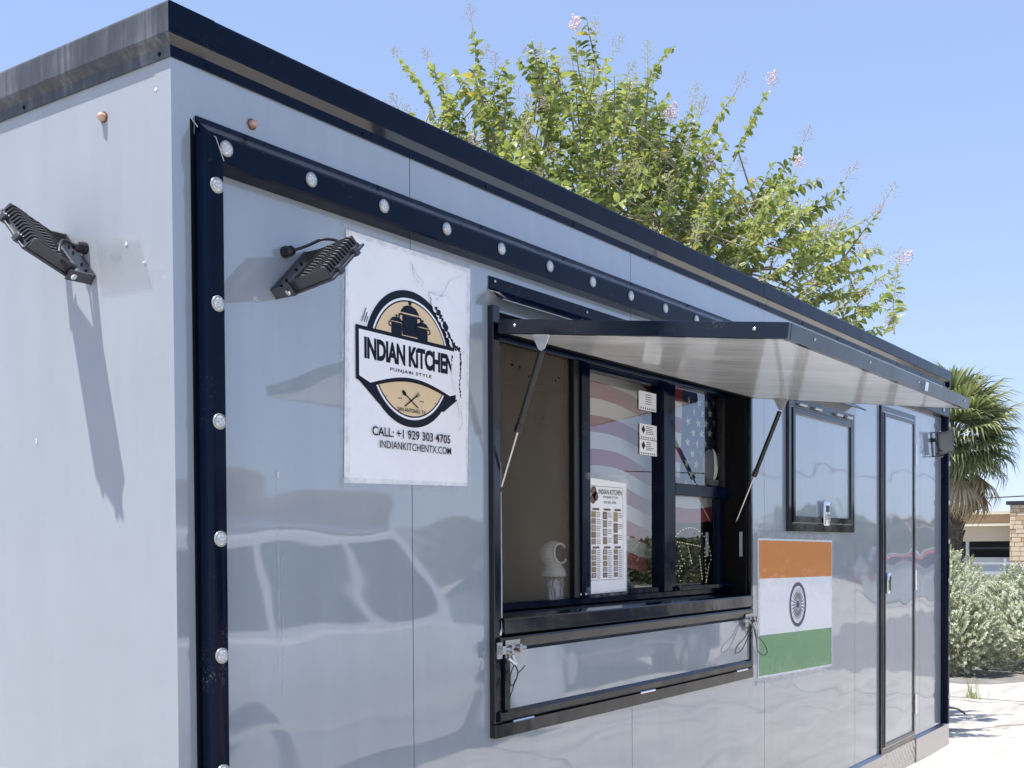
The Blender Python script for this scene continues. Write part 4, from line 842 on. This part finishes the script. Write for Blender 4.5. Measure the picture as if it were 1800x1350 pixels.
class Raw:
    def __init__(s): s.v = []; s.f = []; s.m = []
    def add(s, pts, faces, mi=0):
        b = len(s.v); s.v += [tuple(p) for p in pts]
        for f in faces: s.f.append(tuple(b + i for i in f)); s.m.append(mi)
    def build(s, name, mats, parent, smooth=False, kind=None):
        me = bpy.data.meshes.new(name); me.from_pydata(s.v, [], s.f); me.update()
        for x in mats: me.materials.append(x)
        me.polygons.foreach_set('material_index', s.m)
        if smooth: me.polygons.foreach_set('use_smooth', [True] * len(me.polygons))
        o = obj(name, None, None, parent, me=me)
        if kind: o['kind'] = kind
        return o
    def tube(s, pts, rad, n=5, mi=0):
        pts = [Vector(p) for p in pts]; b = len(s.v); prev = None
        for i, p in enumerate(pts):
            d = (pts[min(i + 1, len(pts) - 1)] - pts[max(i - 1, 0)]); d = d.normalized() if d.length > 1e-9 else Vector((0, 0, 1))
            u = d.orthogonal().normalized() if prev is None else (prev - d * prev.dot(d)); u = u.normalized() if u.length > 1e-6 else d.orthogonal().normalized(); prev = u; v = d.cross(u)
            for k in range(n): s.v.append(tuple(p + (u * math.cos(6.2832 * k / n) + v * math.sin(6.2832 * k / n)) * rad[i]))
        for i in range(len(pts) - 1):
            for k in range(n): s.f.append((b + i * n + k, b + i * n + (k + 1) % n, b + (i + 1) * n + (k + 1) % n, b + (i + 1) * n + k)); s.m.append(mi)
def leaf_pts(p, a, n, ln, wd, droop=0.25):
    a = a.normalized(); s_ = a.cross(n).normalized(); n = s_.cross(a).normalized()
    c1 = p + a * ln * .30 - n * ln * droop * .06; c2 = p + a * ln * .66 - n * ln * droop * .36; tip = p + a * ln - n * ln * droop
    return [p, c1 + s_ * wd * .46 + n * wd * .14, c1, c1 - s_ * wd * .46 + n * wd * .14, c2 + s_ * wd * .40 + n * wd * .12, c2, c2 - s_ * wd * .40 + n * wd * .12, tip], [(0, 1, 2), (0, 2, 3), (1, 4, 5, 2), (2, 5, 6, 3), (4, 7, 5), (5, 7, 6)]
TB_ = Vector((7.35, 3.70, 0.0)); DV = Vector((0.85, 0.53, 0)).normalized(); LT = Vector((0.53, -0.85, 0)).normalized(); UP = Vector((0, 0, 1))
CM = thing('crape_myrtle', TB_, 'leafy green crape myrtle with pink blossom tips rising behind the trailer roof', 'tree')
wood = Raw(); leaves = Raw(); pan = Raw()
nodes_ = []
for k in range(7):
    az = k * 0.9 + rg.uniform(-.2, .2); tgt = TB_ + LT * math.cos(az) * 1.75 + DV * math.sin(az) * 1.1 + UP * rg.uniform(4.2, 5.0)
    pts = []
    for i in range(13):
        q = i / 12; p = TB_.lerp(tgt, q); p = Vector((TB_.x + (tgt.x - TB_.x) * q ** 1.6 + 0.08 * math.cos(az), TB_.y + (tgt.y - TB_.y) * q ** 1.6 + 0.08 * math.sin(az), tgt.z * q)) + Vector((math.sin(q * 9 + k) * .05, math.cos(q * 8 + k * 2) * .05, 0)); pts.append(p)
        if i > 4: nodes_.append(p)
    wood.tube(pts, [0.065 * (1 - i / 12) + 0.016 for i in range(13)], 8)
CC = TB_ + UP * 3.75
def panicle(p, d, ln, mi):
    side0 = d.orthogonal().normalized(); side1 = d.cross(side0); pan.tube([p, p + d * ln * .5, p + d * ln], [0.003, 0.0022, 0.0012], 3, mi)
    for k in range(15):
        q = 0.15 + 0.85 * k / 15; a = k * 2.4; rr = ln * 0.36 * (1.05 - q) + 0.012; b = p + d * ln * q; e = b + (side0 * math.cos(a) + side1 * math.sin(a)) * rr + d * rr * .8
        pan.tube([b, e], [0.0016, 0.001], 3, mi)
        for z in range(3):
            c = b.lerp(e, 0.6 + 0.25 * z) + Vector((rg.gauss(0, .006), rg.gauss(0, .006), rg.gauss(0, .006))); s_ = rg.uniform(.0035, .0065) * (1.9 if mi == 1 else 1)
            o1 = Vector((rg.uniform(-1, 1), rg.uniform(-1, 1), rg.uniform(-1, 1))).normalized() * s_; o2 = o1.orthogonal().normalized() * s_; o3 = o1.cross(o2).normalized() * s_
            pan.add([c + o1, c + o2, c + o3, c - o1, c - o2, c - o3], [(0, 1, 2), (0, 2, 4), (0, 4, 5), (0, 5, 1), (3, 2, 1), (3, 4, 2), (3, 5, 4), (3, 1, 5)], mi)
SINGLE = []
def shoot(start, d0, ln, single=False, pani=None, lsz=1.0, dens=1.0):
    n = max(5, int(ln / 0.06)); p = start.copy(); d = d0.normalized(); pts = [p.copy()]
    bend = Vector((rg.gauss(0, .05), rg.gauss(0, .05), rg.uniform(-.07, .03)))
    for i in range(n): d = (d + bend * 0.7 + Vector((rg.gauss(0, .035), rg.gauss(0, .035), rg.gauss(0, .03)))).normalized(); p = p + d * ln / n; pts.append(p.copy())
    wood.tube(pts, [0.0075 * (1 - i / n) + 0.002 for i in range(n + 1)], 4, 1)
    tone = rg.random(); step = 0.5 / dens; s_ = 1.2 if not single else 0.8
    while s_ < n:
        i = min(int(s_), n - 1); q = pts[i].lerp(pts[i + 1], s_ - i); dd = (pts[i + 1] - pts[i]).normalized(); sd = dd.cross(UP); sd = sd.normalized() if sd.length > .1 else dd.orthogonal().normalized()
        roll = rg.gauss(0, .5); sd = (Matrix.Rotation(roll, 3, dd) @ sd)
        for sg in (-1, 1):
            if rg.random() < .06: continue
            fr_ax = s_ / n; L_ = lsz * rg.uniform(.050, .085) * (1.0 if fr_ax < .85 else .7)
            a = sd * sg * rg.uniform(.7, 1.0) + dd * rg.uniform(.2, .7) + UP * rg.uniform(-.75, .15); nn = (UP * rg.uniform(.5, 1.2) + dd * rg.uniform(-.6, .3) + Vector((rg.gauss(0, .35), rg.gauss(0, .35), 0))).normalized()
            if abs(a.normalized().dot(nn)) > .93: nn = dd
            r_ = rg.random() * .65 + tone * .35
            mi = 0 if r_ < .40 else (1 if r_ < .72 else 2)
            if rg.random() < .02: mi = 3
            if single and len(SINGLE) < 290: SINGLE.append((q, a.normalized(), nn, L_, mi))
            else: leaves.add(*leaf_pts(q, a, nn, L_, L_ * rg.uniform(.46, .58), rg.uniform(.1, .4)), mi)
        s_ += step * rg.uniform(.8, 1.2)
    if pani is not None: panicle(pts[-1], (d + UP * .4).normalized(), rg.uniform(.14, .24), pani)
def pmat(): r_ = rg.random(); return 0 if r_ < .34 else (1 if r_ < .44 else 2)
SPIKES = [(6.88, 4.46, 6.50, .75, 0), (6.60, 4.91, 6.36, .70, 0), (6.70, 4.74, 6.28, .6, 0), (7.75, 3.06, 6.44, .85, None), (7.28, 3.81, 6.30, .7, 0), (6.97, 4.32, 6.05, .6, 0),
          (8.33, 2.13, 5.86, .7, 1), (8.11, 2.48, 5.88, .65, 0), (8.48, 1.89, 5.38, .7, 0), (8.48, 1.89, 5.05, .7, 1), (8.71, 1.52, 4.70, .75, 0), (8.98, 1.08, 3.98, .75, 0), (8.83, 1.32, 3.80, .6, 1), (8.68, 1.56, 4.17, .6, 0), (6.48, 5.10, 5.95, .6, 0)]
# leading shoots that stand out against the sky
for tx, ty, tz, ln, pn in SPIKES:
    t_ = Vector((tx, ty, tz)); out = (t_ - CC); d = (out.normalized() * .8 + UP * .45).normalized(); st = t_ - d * ln; shoot(st, d, ln, True, pn, 1.25, 1.25)
    wood.tube([min(nodes_, key=lambda n_: (n_ - st).length), st + d * .1], [0.012, 0.007], 4)
cnt = 0
while cnt < 1850:
    v = Vector((rg.gauss(0, 1), rg.gauss(0, 1), rg.gauss(0, 1))).normalized()
    if v.z < -0.25: continue
    fr_ = 1.0 - 0.62 * rg.random() ** 1.6; lump = 1 + 0.09 * math.sin(v.x * 7 + 1) + 0.08 * math.sin(v.y * 9) + 0.06 * math.sin(v.z * 11 + v.x * 6)
    tip = CC + LT * (v.x * 2.72 - 0.12) * fr_ * lump + DV * v.y * 2.1 * fr_ * lump + UP * v.z * 2.32 * fr_ * lump
    if tip.y < 2.55 and tip.z < 3.0 and tip.x < 6.4: continue
    ln = rg.uniform(.35, .75) * (1.0 if fr_ > .8 else .8); d = ((tip - CC).normalized() * .8 + UP * rg.uniform(.1, .7) + Vector((rg.gauss(0, .3), rg.gauss(0, .3), 0))).normalized(); st = tip - d * ln
    shoot(st, d, ln, False, pmat() if (fr_ > .62 and rg.random() < .34) else None, rg.uniform(.9, 1.55), .95)
    if rg.random() < .22: nn_ = min(nodes_, key=lambda n_: (n_ - st).length); wood.tube([nn_, nn_.lerp(st, .5) + UP * .06, st + d * .05], [0.011, 0.008, 0.006], 4, rg.choice((0, 1)))
    cnt += 1
wood.build('trunk', [M['bark'], M['twig']], CM, True); leaves.build('crown', LV, CM, kind='stuff'); pan.build('blossom', [M['seed'], M['pink'], M['bud']], CM, kind='stuff')
lm_ = []
for mi in range(4):
    me = bpy.data.meshes.new('leaf'); P_, F_ = leaf_pts(Vector((0, 0, 0)), Vector((0, 1, 0)), Vector((0, 0, 1)), 1.0, 0.52, 0.25); me.from_pydata([tuple(q) for q in P_], [], F_); me.update(); me.materials.append(LV[mi]); lm_.append(me)
for q, a, n_, L_, mi in SINGLE:
    s_ = a.cross(n_).normalized(); n2 = s_.cross(a).normalized(); o = obj('leaf', None, None, CM, me=lm_[mi])
    o.matrix_basis = Matrix.Translation(q) @ Matrix((s_, a, n2)).transposed().to_4x4() @ Matrix.Scale(L_, 4)

# ------------------------------------------------------------------ fan palm
PB = Vector((18.3, 2.98, 0)); PT = thing('palm_tree', PB, 'fan palm with green fronds over a skirt of dry brown fronds', 'palm')
tr = Raw(); tr.tube([PB + UP * (i * .12) + Vector((.02 * math.sin(i), .02 * math.cos(i * 1.3), 0)) for i in range(29)], [0.16 + (0.035 if i % 2 else 0) - 0.001 * i for i in range(29)], 14)
M['palm_bark'] = mat('palm_bark', (0.11, 0.085, 0.06), 0.95); t = M['palm_bark'].node_tree; setcol(M['palm_bark'], ramp(t, noise_tex(t, coords(t, (1, 1, 2)), 14, 5, .7), [(.3, (.05, .04, .03)), (.7, (.19, .15, .105))]))
tr.build('trunk', [M['palm_bark']], PT)
bt = Raw()
for k in range(90):
    a = k * 2.399; h = 0.9 + 2.6 * k / 90; e = Vector((math.cos(a), math.sin(a), 0)); b = PB + UP * h + e * .13; bt.tube([b, b + e * .07 + UP * .16], [.035, .018], 4)
bt.build('boots', [M['palm_bark']], PT, kind='stuff')
PG = [leaf_mat('palm_green', (0.215, 0.245, 0.125), .25, .5), leaf_mat('palm_pale', (0.34, 0.36, 0.22), .25, .5), leaf_mat('palm_deep', (0.12, 0.16, 0.07), .3, .4)]
PD = [leaf_mat('palm_dry', (0.54, 0.44, 0.31), .25, .8), leaf_mat('palm_dry_dark', (0.33, 0.26, 0.18), .25, .8)]
def frond_mesh(seed, dry):
    r2 = random.Random(seed); f = Raw(); n = 34; pet = 0.55
    f.tube([(0, 0, 0), (0, pet * .5, .03), (0, pet, .0)], [.014, .011, .008], 4, 0)
    fold = r2.uniform(.15, .4) if not dry else r2.uniform(.5, .9)
    for k in range(n):
        u = (k - (n - 1) / 2) / ((n - 1) / 2); a = u * R(118 if not dry else 80); ln = r2.uniform(.62, .80) * (1 - .28 * abs(u)); d = Vector((math.sin(a), math.cos(a) * .9 + .12, -abs(u) * fold * .55)).normalized()
        b = Vector((0, pet, 0)); sd = d.cross(UP).normalized(); dr = r2.uniform(.16, .5) * (1.3 if dry else 1)
        w0, w1 = .010, .021; m1 = b + d * ln * .45 - UP * ln * .02 + UP * r2.uniform(-.01, .02); m2 = b + d * ln * .78 - UP * ln * dr * .28; tp = b + d * ln * (.97 - .1 * dr) - UP * ln * dr
        up_ = UP * .010
        mi = r2.choice((0, 0, 1, 2)) if not dry else r2.choice((0, 0, 1))
        f.add([b - sd * w0, b + sd * w0, m1 - sd * w1 + up_, m1, m1 + sd * w1 + up_, m2 - sd * w1 * .7 + up_ * .6, m2, m2 + sd * w1 * .7 + up_ * .6, tp], [(0, 3, 2), (0, 1, 3), (1, 4, 3), (2, 3, 6, 5), (3, 4, 7, 6), (5, 6, 8), (6, 7, 8)], mi)
    me = bpy.data.meshes.new('frond'); me.from_pydata(f.v, [], f.f); me.update()
    for x in (PD if dry else PG): me.materials.append(x)
    me.polygons.foreach_set('material_index', f.m); return me
FG = [frond_mesh(i, False) for i in range(7)]; FD = [frond_mesh(50 + i, True) for i in range(4)]
HD = PB + UP * 3.42
for k in range(62):
    q = k / 61; el = R(82 - 118 * q ** .85); az = k * 2.399 + rg.uniform(-.2, .2); o = obj('frond', None, None, PT, me=FG[k % 7]); s_ = rg.uniform(.92, 1.12) * (1.0 - 0.10 * (q > .6))
    o.matrix_basis = Matrix.Translation(HD + UP * (.18 * (1 - q))) @ Matrix.Rotation(az, 4, 'Z') @ Matrix.Rotation(el, 4, 'X') @ Matrix.Rotation(rg.uniform(-.3, .3), 4, 'Y') @ Matrix.Scale(s_, 4)
for k in range(24):
    az = k * 2.399 + rg.uniform(-.3, .3); el = R(rg.uniform(-80, -38)); o = obj('dry_frond', None, None, PT, me=FD[k % 4])
    o.matrix_basis = Matrix.Translation(HD - UP * (.10 + .25 * rg.random())) @ Matrix.Rotation(az, 4, 'Z') @ Matrix.Rotation(el, 4, 'X') @ Matrix.Scale(rg.uniform(.8, 1.0), 4)

# ------------------------------------------------------------------ silver sage shrubs
SG = [leaf_mat('sage_silver', (0.58, 0.60, 0.50), .2, .7), leaf_mat('sage_grey', (0.43, 0.455, 0.36), .2, .7), leaf_mat('sage_green', (0.25, 0.285, 0.175), .2, .7), leaf_mat('sage_straw', (0.36, 0.33, 0.22), .15, .8)]
def shrub(x, y, rx, ry, h, n, label, dark=0.0, seed=1):
    r2 = random.Random(seed); T = thing('sage_shrub', (x, y, 0), label, 'shrub', 'silvery shrubs beyond the trailer'); f = Raw(); st = Raw()
    stems = []
    for k in range(26):
        a = r2.uniform(0, 6.283); rr = r2.random() ** .5; e = Vector((x + rx * rr * math.cos(a) * .8, y + ry * rr * math.sin(a) * .8, h * r2.uniform(.55, .95) * (1 - .35 * rr))); st.tube([(x + .2 * math.cos(a), y + .2 * math.sin(a), 0), Vector((x, y, h * .3)).lerp(e, .5), e], [.018, .012, .005], 4)
    ns = n // 26
    for k in range(ns):
        v = Vector((r2.gauss(0, 1), r2.gauss(0, 1), r2.gauss(.25, 1) * .9)).normalized(); lump = 1 + .14 * noise.noise(Vector((v.x * 2.5 + seed, v.y * 2.5, v.z * 2.5))) + .10 * noise.noise(Vector((v.x * 6, v.y * 6 + seed, v.z * 6)))
        fr_ = 1 - .45 * r2.random() ** 2; zc = h * .46; c = Vector((x + v.x * rx * fr_ * lump, y + v.y * ry * fr_ * lump, zc + v.z * ((h - zc) if v.z > 0 else zc * 1.05) * fr_ * lump)); c.z = max(.03, c.z)
        d = (v + UP * r2.uniform(.2, .8) + Vector((r2.gauss(0, .3), r2.gauss(0, .3), 0))).normalized(); ln = r2.uniform(.09, .18); o1 = d.orthogonal().normalized(); o2 = d.cross(o1); tone = r2.random()
        for j in range(26):
            q = j / 26; a = j * 2.4; b = c + d * ln * (q - .5); ax = (o1 * math.cos(a) + o2 * math.sin(a)) + d * .8; L_ = r2.uniform(.022, .038); s_ = ax.cross(d).normalized() * L_ * .36; axn = ax.normalized()
            r_ = tone * .5 + r2.random() * .5 + dark * .3; mi = 0 if r_ < .48 else (1 if r_ < .74 else 2)
            if r2.random() < .03: mi = 3
            f.add([b, b + axn * L_ * .5 + s_, b + axn * L_, b + axn * L_ * .5 - s_], [(0, 1, 2, 3)], mi)
    st.build('stem', [M['bark']], T); f.build('foliage', SG, T, kind='stuff')
shrub(13.95, 1.86, .50, .62, 1.02, 26000, 'low dark leaved shrub closest to the trailer end', .45, 3)
shrub(15.35, 1.02, 1.15, .95, 1.42, 60000, 'broad silvery shrub right of the low dark shrub', 0, 5)
shrub(16.4, 2.75, 1.1, .95, 1.62, 36000, 'tall silvery shrub behind the low dark shrub at the palm trunk', .1, 8)
shrub(15.6, -1.0, 1.1, 1.0, 1.45, 20000, 'silvery shrub at the right picture edge', 0, 9)
# grass tuft in the joint and a cable end on the ground
GT = thing('grass_tuft', (11.64, 1.07, 0), 'small green grass tuft growing from a crack in the concrete', 'grass'); g_ = Raw()
for k in range(32):
    a = rg.uniform(0, 6.28); b = Vector((11.64 + rg.gauss(0, .05), 1.07 + rg.gauss(0, .05), 0)); l_ = rg.uniform(.05, .22) if k > 6 else rg.uniform(.2, .3); e = b + Vector((math.cos(a) * l_ * .4, math.sin(a) * l_ * .4, l_)); s_ = Vector((-math.sin(a), math.cos(a), 0)) * .004
    g_.add([b - s_, b + s_, b.lerp(e, .6) + s_ * .7 + UP * .02, b.lerp(e, .6) - s_ * .7 + UP * .02, e], [(0, 1, 2, 3), (3, 2, 4)], 0)
g_.build('blades', [leaf_mat('grass', (0.19, 0.24, 0.07), .3)], GT, kind='stuff')
bm = bmesh.new(); pts = [(10.0, 1.15, 0.01), (10.15, 1.02, .07), (10.25, .93, .065), (10.3, .86, 0.012)]
tag(wire(pts, 0.008, None, 'cable_end'), 'thin dark cable bowing up from the concrete past the trailer end', 'cable')
bm = bmesh.new(); P_ = []
for i in range(60):
    yy = -12 + 0.4 * i; xx = 11.60 + .04 * math.sin(yy * 2) + .02 * math.sin(yy * 7); P_.append((xx, yy))
for (a, b), (c, d) in zip(P_, P_[1:]): quad(bm, [(a, b, .004), (a + .035, b, .004), (c + .035, d, .004), (c, d, .004)])
tag(obj('expansion_joint', bm, M['asphalt']), 'dark joint line across the concrete', kind='structure')

# ------------------------------------------------------------------ far building, fence, wire
BD = thing('low_building', (60, 5, 0), 'low beige building with tan roof band and dark open bays', 'building')
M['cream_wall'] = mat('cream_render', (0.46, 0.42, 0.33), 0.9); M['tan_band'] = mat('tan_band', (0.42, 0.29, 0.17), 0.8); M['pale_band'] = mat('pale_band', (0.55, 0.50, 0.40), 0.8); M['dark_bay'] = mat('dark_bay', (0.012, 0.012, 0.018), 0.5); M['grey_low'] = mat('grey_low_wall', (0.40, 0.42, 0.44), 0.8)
bz = lambda py: 1.71 + (960.5 - py) / 1998 * 61.6 * 1.0
def bpart(n, x0, x1, y0, y1, z0, z1, m): return obj(n, box(x0, x1, y0, y1, z0, z1), M[m], BD)
bpart('roof_cap', 59.3, 72, -20, 22, bz(911), bz(906), 'pale_band'); bpart('roof_band', 59.5, 72, -19.9, 21.9, bz(926), bz(911) - .002, 'tan_band'); bpart('roof_lip', 59.35, 72, -20, 22, bz(930), bz(926) - .002, 'pale_band')
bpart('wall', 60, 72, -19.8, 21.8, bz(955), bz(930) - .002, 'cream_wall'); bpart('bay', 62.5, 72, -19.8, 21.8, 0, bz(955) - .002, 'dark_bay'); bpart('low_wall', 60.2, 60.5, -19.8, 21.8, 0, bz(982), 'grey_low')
bpart('beam', 60.1, 60.3, -19.8, 21.8, bz(968), bz(965), 'dark_bay')
for y in (12.6, 8.0, 4.0, 0): bpart('post', 60.05, 60.25, y, y + .15, 0, bz(955) - .003, 'grey_low')
stone = mat('pale_stone', (0.46, 0.38, 0.27), .9); stone2 = mat('tan_stone', (0.36, 0.25, 0.16), .9); SP = bpart('stone_pier', 58.6, 59.2, 8.85, 10.25, 0, bz(897), 'tan_band')
zz = .9; k = 0
while zz < bz(899):
    h = rg.uniform(.16, .24); yy = 8.8
    while yy < 10.25:
        w_ = rg.uniform(.25, .45); b_ = box(58.55 - rg.uniform(0, .03), 58.62, yy + .01, min(yy + w_, 10.30) - .01, zz + .01, zz + h - .01); obj('stone', b_, rg.choice((stone, stone, stone2)), SP); yy += w_
    zz += h
bpart('stone_cap', 58.4, 59.4, 8.6, 10.45, bz(897) + .002, bz(891), 'dark_bay')
FN = thing('metal_fence', (30, 2, 0), 'low grey metal fence running behind the shrubs', 'fence'); M['galv'] = mat('galvanised', (0.45, 0.47, 0.49), .5, .4)
for k in range(22): obj('fence_panel', box(30.0, 30.03, -8 + k * .9, -8 + k * .9 + .86, .15, 1.16), M['galv'], FN)
for k in range(22): obj('post', box(29.93, 29.99, -8.06 + k * .9, -8.0 + k * .9, 0, 1.34), M['galv'], FN)
obj('rail', box(29.94, 29.985, -8, 11.8, 1.19, 1.24), M['galv'], FN)
tag(wire([(55, 30, 5.6), (55, 14, 4.05), (55, 9, 3.95), (55, -8, 4.6), (55, -30, 6)], .03, None, 'overhead_wire'), 'thin dark overhead wire above the far building', 'wire')

# ------------------------------------------------------------------ the lot the wall mirrors: parked vehicles and trees behind the viewer
def vehicle(loc, rz, col, ln, wd, ht, label, suv=True):
    T = thing('parked_car', loc, label, 'car', 'cars parked across the lot'); body = mat('car_paint', col, .3, 0, .5, coat=1, coat_rough=.03); Lh = ln / 2; Wh = wd / 2
    Rm = Matrix.Translation(Vector(loc)) @ Matrix.Rotation(rz, 4, 'Z')
    def fin(bm): 
        for v in bm.verts: v.co = Rm @ v.co
        return bm
    belt = ht * .60; wx = Lh * .62; wr = .37
    prof = [(-Lh, .45), (-Lh + .03, belt * .92), (-Lh + .25, belt), (Lh - 1.25, belt), (Lh - .35, belt * .86), (Lh - .05, belt * .70), (Lh, .45), (Lh - .08, .25)]
    for cx in (wx, -wx): prof += [(cx + (wr + .06) * math.cos(a), .33 + (wr + .06) * math.sin(a)) for a in [R(-8 + 196 * i / 12) for i in range(13)]]
    prof += [(-Lh + .08, .25)]
    bm = bmesh.new(); prism(bm, prof, -Wh, Wh, lambda u, v, c: Vector((u, c, v))); bev(bm, .035, 3); obj('body', fin(bm), body, T, smooth=True, angle=50)
    g0, g1 = (-Lh + .10, Lh - 1.35) if suv else (-Lh + .75, Lh - 1.25); r0, r1 = (-Lh + .30, Lh - 2.05) if suv else (-Lh + 1.45, Lh - 2.1); ti = .16
    def cab(bm, e, lo, hi):
        def pt(q, s, xx0, xx1): return None
        v = []
        for z, x0, x1, w_ in ((lo, g0, g1, Wh - .04), (hi, r0, r1, Wh - .04 - ti)):
            for x, y in ((x0, -w_), (x1, -w_), (x1, w_), (x0, w_)): v.append(bm.verts.new((x, y, z)))
        for f in ((0, 1, 5, 4), (1, 2, 6, 5), (2, 3, 7, 6), (3, 0, 4, 7), (4, 5, 6, 7)): bm.faces.new([v[i] for i in f])
    bm = bmesh.new(); cab(bm, 0, belt, ht); bev(bm, .05, 3); obj('cabin', fin(bm), body, T, smooth=True, angle=40)
    for s in (-1, 1):
        for a, b in ((.06, .33), (.36, .64), (.67, .93)):
            def W3(u, v_): 
                x = (g0 + (g1 - g0) * u) * (1 - v_) + (r0 + (r1 - r0) * u) * v_; return Vector((x, s * ((Wh - .04) * (1 - v_) + (Wh - .04 - ti) * v_ + .006), belt + (ht - belt) * v_))
            bm = bmesh.new(); quad(bm, [W3(a, .10), W3(b, .10), W3(b, .86), W3(a, .86)]); obj('window', fin(bm), M['dark_glass'], T)
        bm = bmesh.new(); tube(bm, [(r0 + .1, s * (Wh - .25), ht + .05), (r1 - .2, s * (Wh - .25), ht + .05)], .025, 8); obj('roof_rail', fin(bm), M['zinc'], T)
        bm = bmesh.new(); bx(bm, -Lh + .6, Lh - 1.0, s * Wh, s * (Wh + .012), belt * .50, belt * .54); obj('side_moulding', fin(bm), M['chrome'], T)
        bm = bmesh.new(); bx(bm, Lh - .30, Lh - .02, s * (Wh - .45), s * (Wh + .004), belt * .66, belt * .80); obj('headlight', fin(bm), M['lens'], T)
        bm = bmesh.new(); bx(bm, -Lh - .004, -Lh + .1, s * (Wh - .2), s * (Wh + .004), belt * .65, belt * .95); obj('tail_light', fin(bm), M['red_lens'], T)
        for cx in (wx, -wx):
            bm = bmesh.new(); lathe(bm, [(.0, .02), (.2, .02), (.23, 0), (.34, 0), (.37, .03), (.37, .2), (.0, .2)], (cx, s * (Wh + .01), wr), (0, -s, 0), 24); k = 0
            w_ = obj('wheel', fin(bm), M['seal'], T, smooth=True, angle=40); bm = bmesh.new(); lathe(bm, [(.0, .012), (.08, .012), (.20, .0), (.225, .008)], (cx, s * (Wh + .006), wr), (0, -s, 0), 20); obj('rim', fin(bm), M['zinc'], w_)
    for x0, x1, xr0, xr1 in ((g1, g1, r1, r1), (g0, g0, r0, r0)):
        sg = 1 if x0 > 0 else -1; q0 = .1; q1 = .88
        bm = bmesh.new(); quad(bm, [(x0 + (xr0 - x0) * q + sg * .008, y * (Wh - .1 - ti * q), belt + (ht - belt) * q) for q, y in ((q0, -1), (q0, 1), (q1, 1), (q1, -1))]); obj('windscreen', fin(bm), M['dark_glass'], T)
    return T
vehicle((4.6, -4.5, 0), R(-6), (0.78, 0.78, 0.78), 4.9, 1.95, 1.85, 'silver white sport utility car, added out of view and mirrored in the shaded side wall')  # invented car, out of view, put here for its reflection in the wall
vehicle((11.6, -6.4, 0), R(4), (0.06, 0.065, 0.075), 4.7, 1.85, 1.5, 'dark sedan mirrored in the wall near the flag print', False)
vehicle((33.5, -7.0, 0), R(62), (0.34, 0.012, 0.02), 4.6, 1.85, 1.55, 'red car mirrored in the wall by the far door', True)
SB = thing('long_building', (15, -42, 0), 'long beige building mirrored in the glass, across the lot behind the viewer', 'building')
obj('wall', box(-20, 48, -46, -42, 0, 4.2), M['cream_wall'], SB); obj('roof_band', box(-20.2, 48.2, -46.2, -41.7, 4.201, 4.9), M['tan_band'], SB)
for k in range(16): obj('window', box(-18 + k * 4.1, -15.6 + k * 4.1, -42.0, -41.95, 0.9, 3.0), M['dark_glass'], SB)
ft = Raw(); r2 = random.Random(21)
for k in range(1300):
    a = r2.uniform(.12, .62) if k % 3 else r2.uniform(.12, 1.9); rad = r2.uniform(46, 58); c = Vector((rad * math.cos(-a), rad * math.sin(-a) - 4, 0)); hh = 1.8 + 1.5 * abs(noise.noise(Vector((a * 6, 0, 0)))) * 2
    for j in range(46):
        p = c + Vector((r2.gauss(0, .7), r2.gauss(0, .7), r2.uniform(.1, hh))); s_ = r2.uniform(.06, .17); u = Vector((r2.gauss(0, 1), r2.gauss(0, 1), r2.gauss(0, 1))).normalized() * s_; v = u.orthogonal().normalized() * s_; ft.add([p - u, p + v * .6, p + u, p - v * .6], [(0, 1, 2, 3)], r2.randrange(3))
if True:
    keep = Raw()
    o = ft.build('distant_trees', [leaf_mat('far_leaf', (0.10, 0.125, 0.06)), leaf_mat('far_leaf_deep', (0.06, 0.08, 0.04)), leaf_mat('far_leaf_grey', (0.13, 0.14, 0.09))], None, kind='stuff'); tag(o, 'far row of dark green trees edging the lot', 'trees')
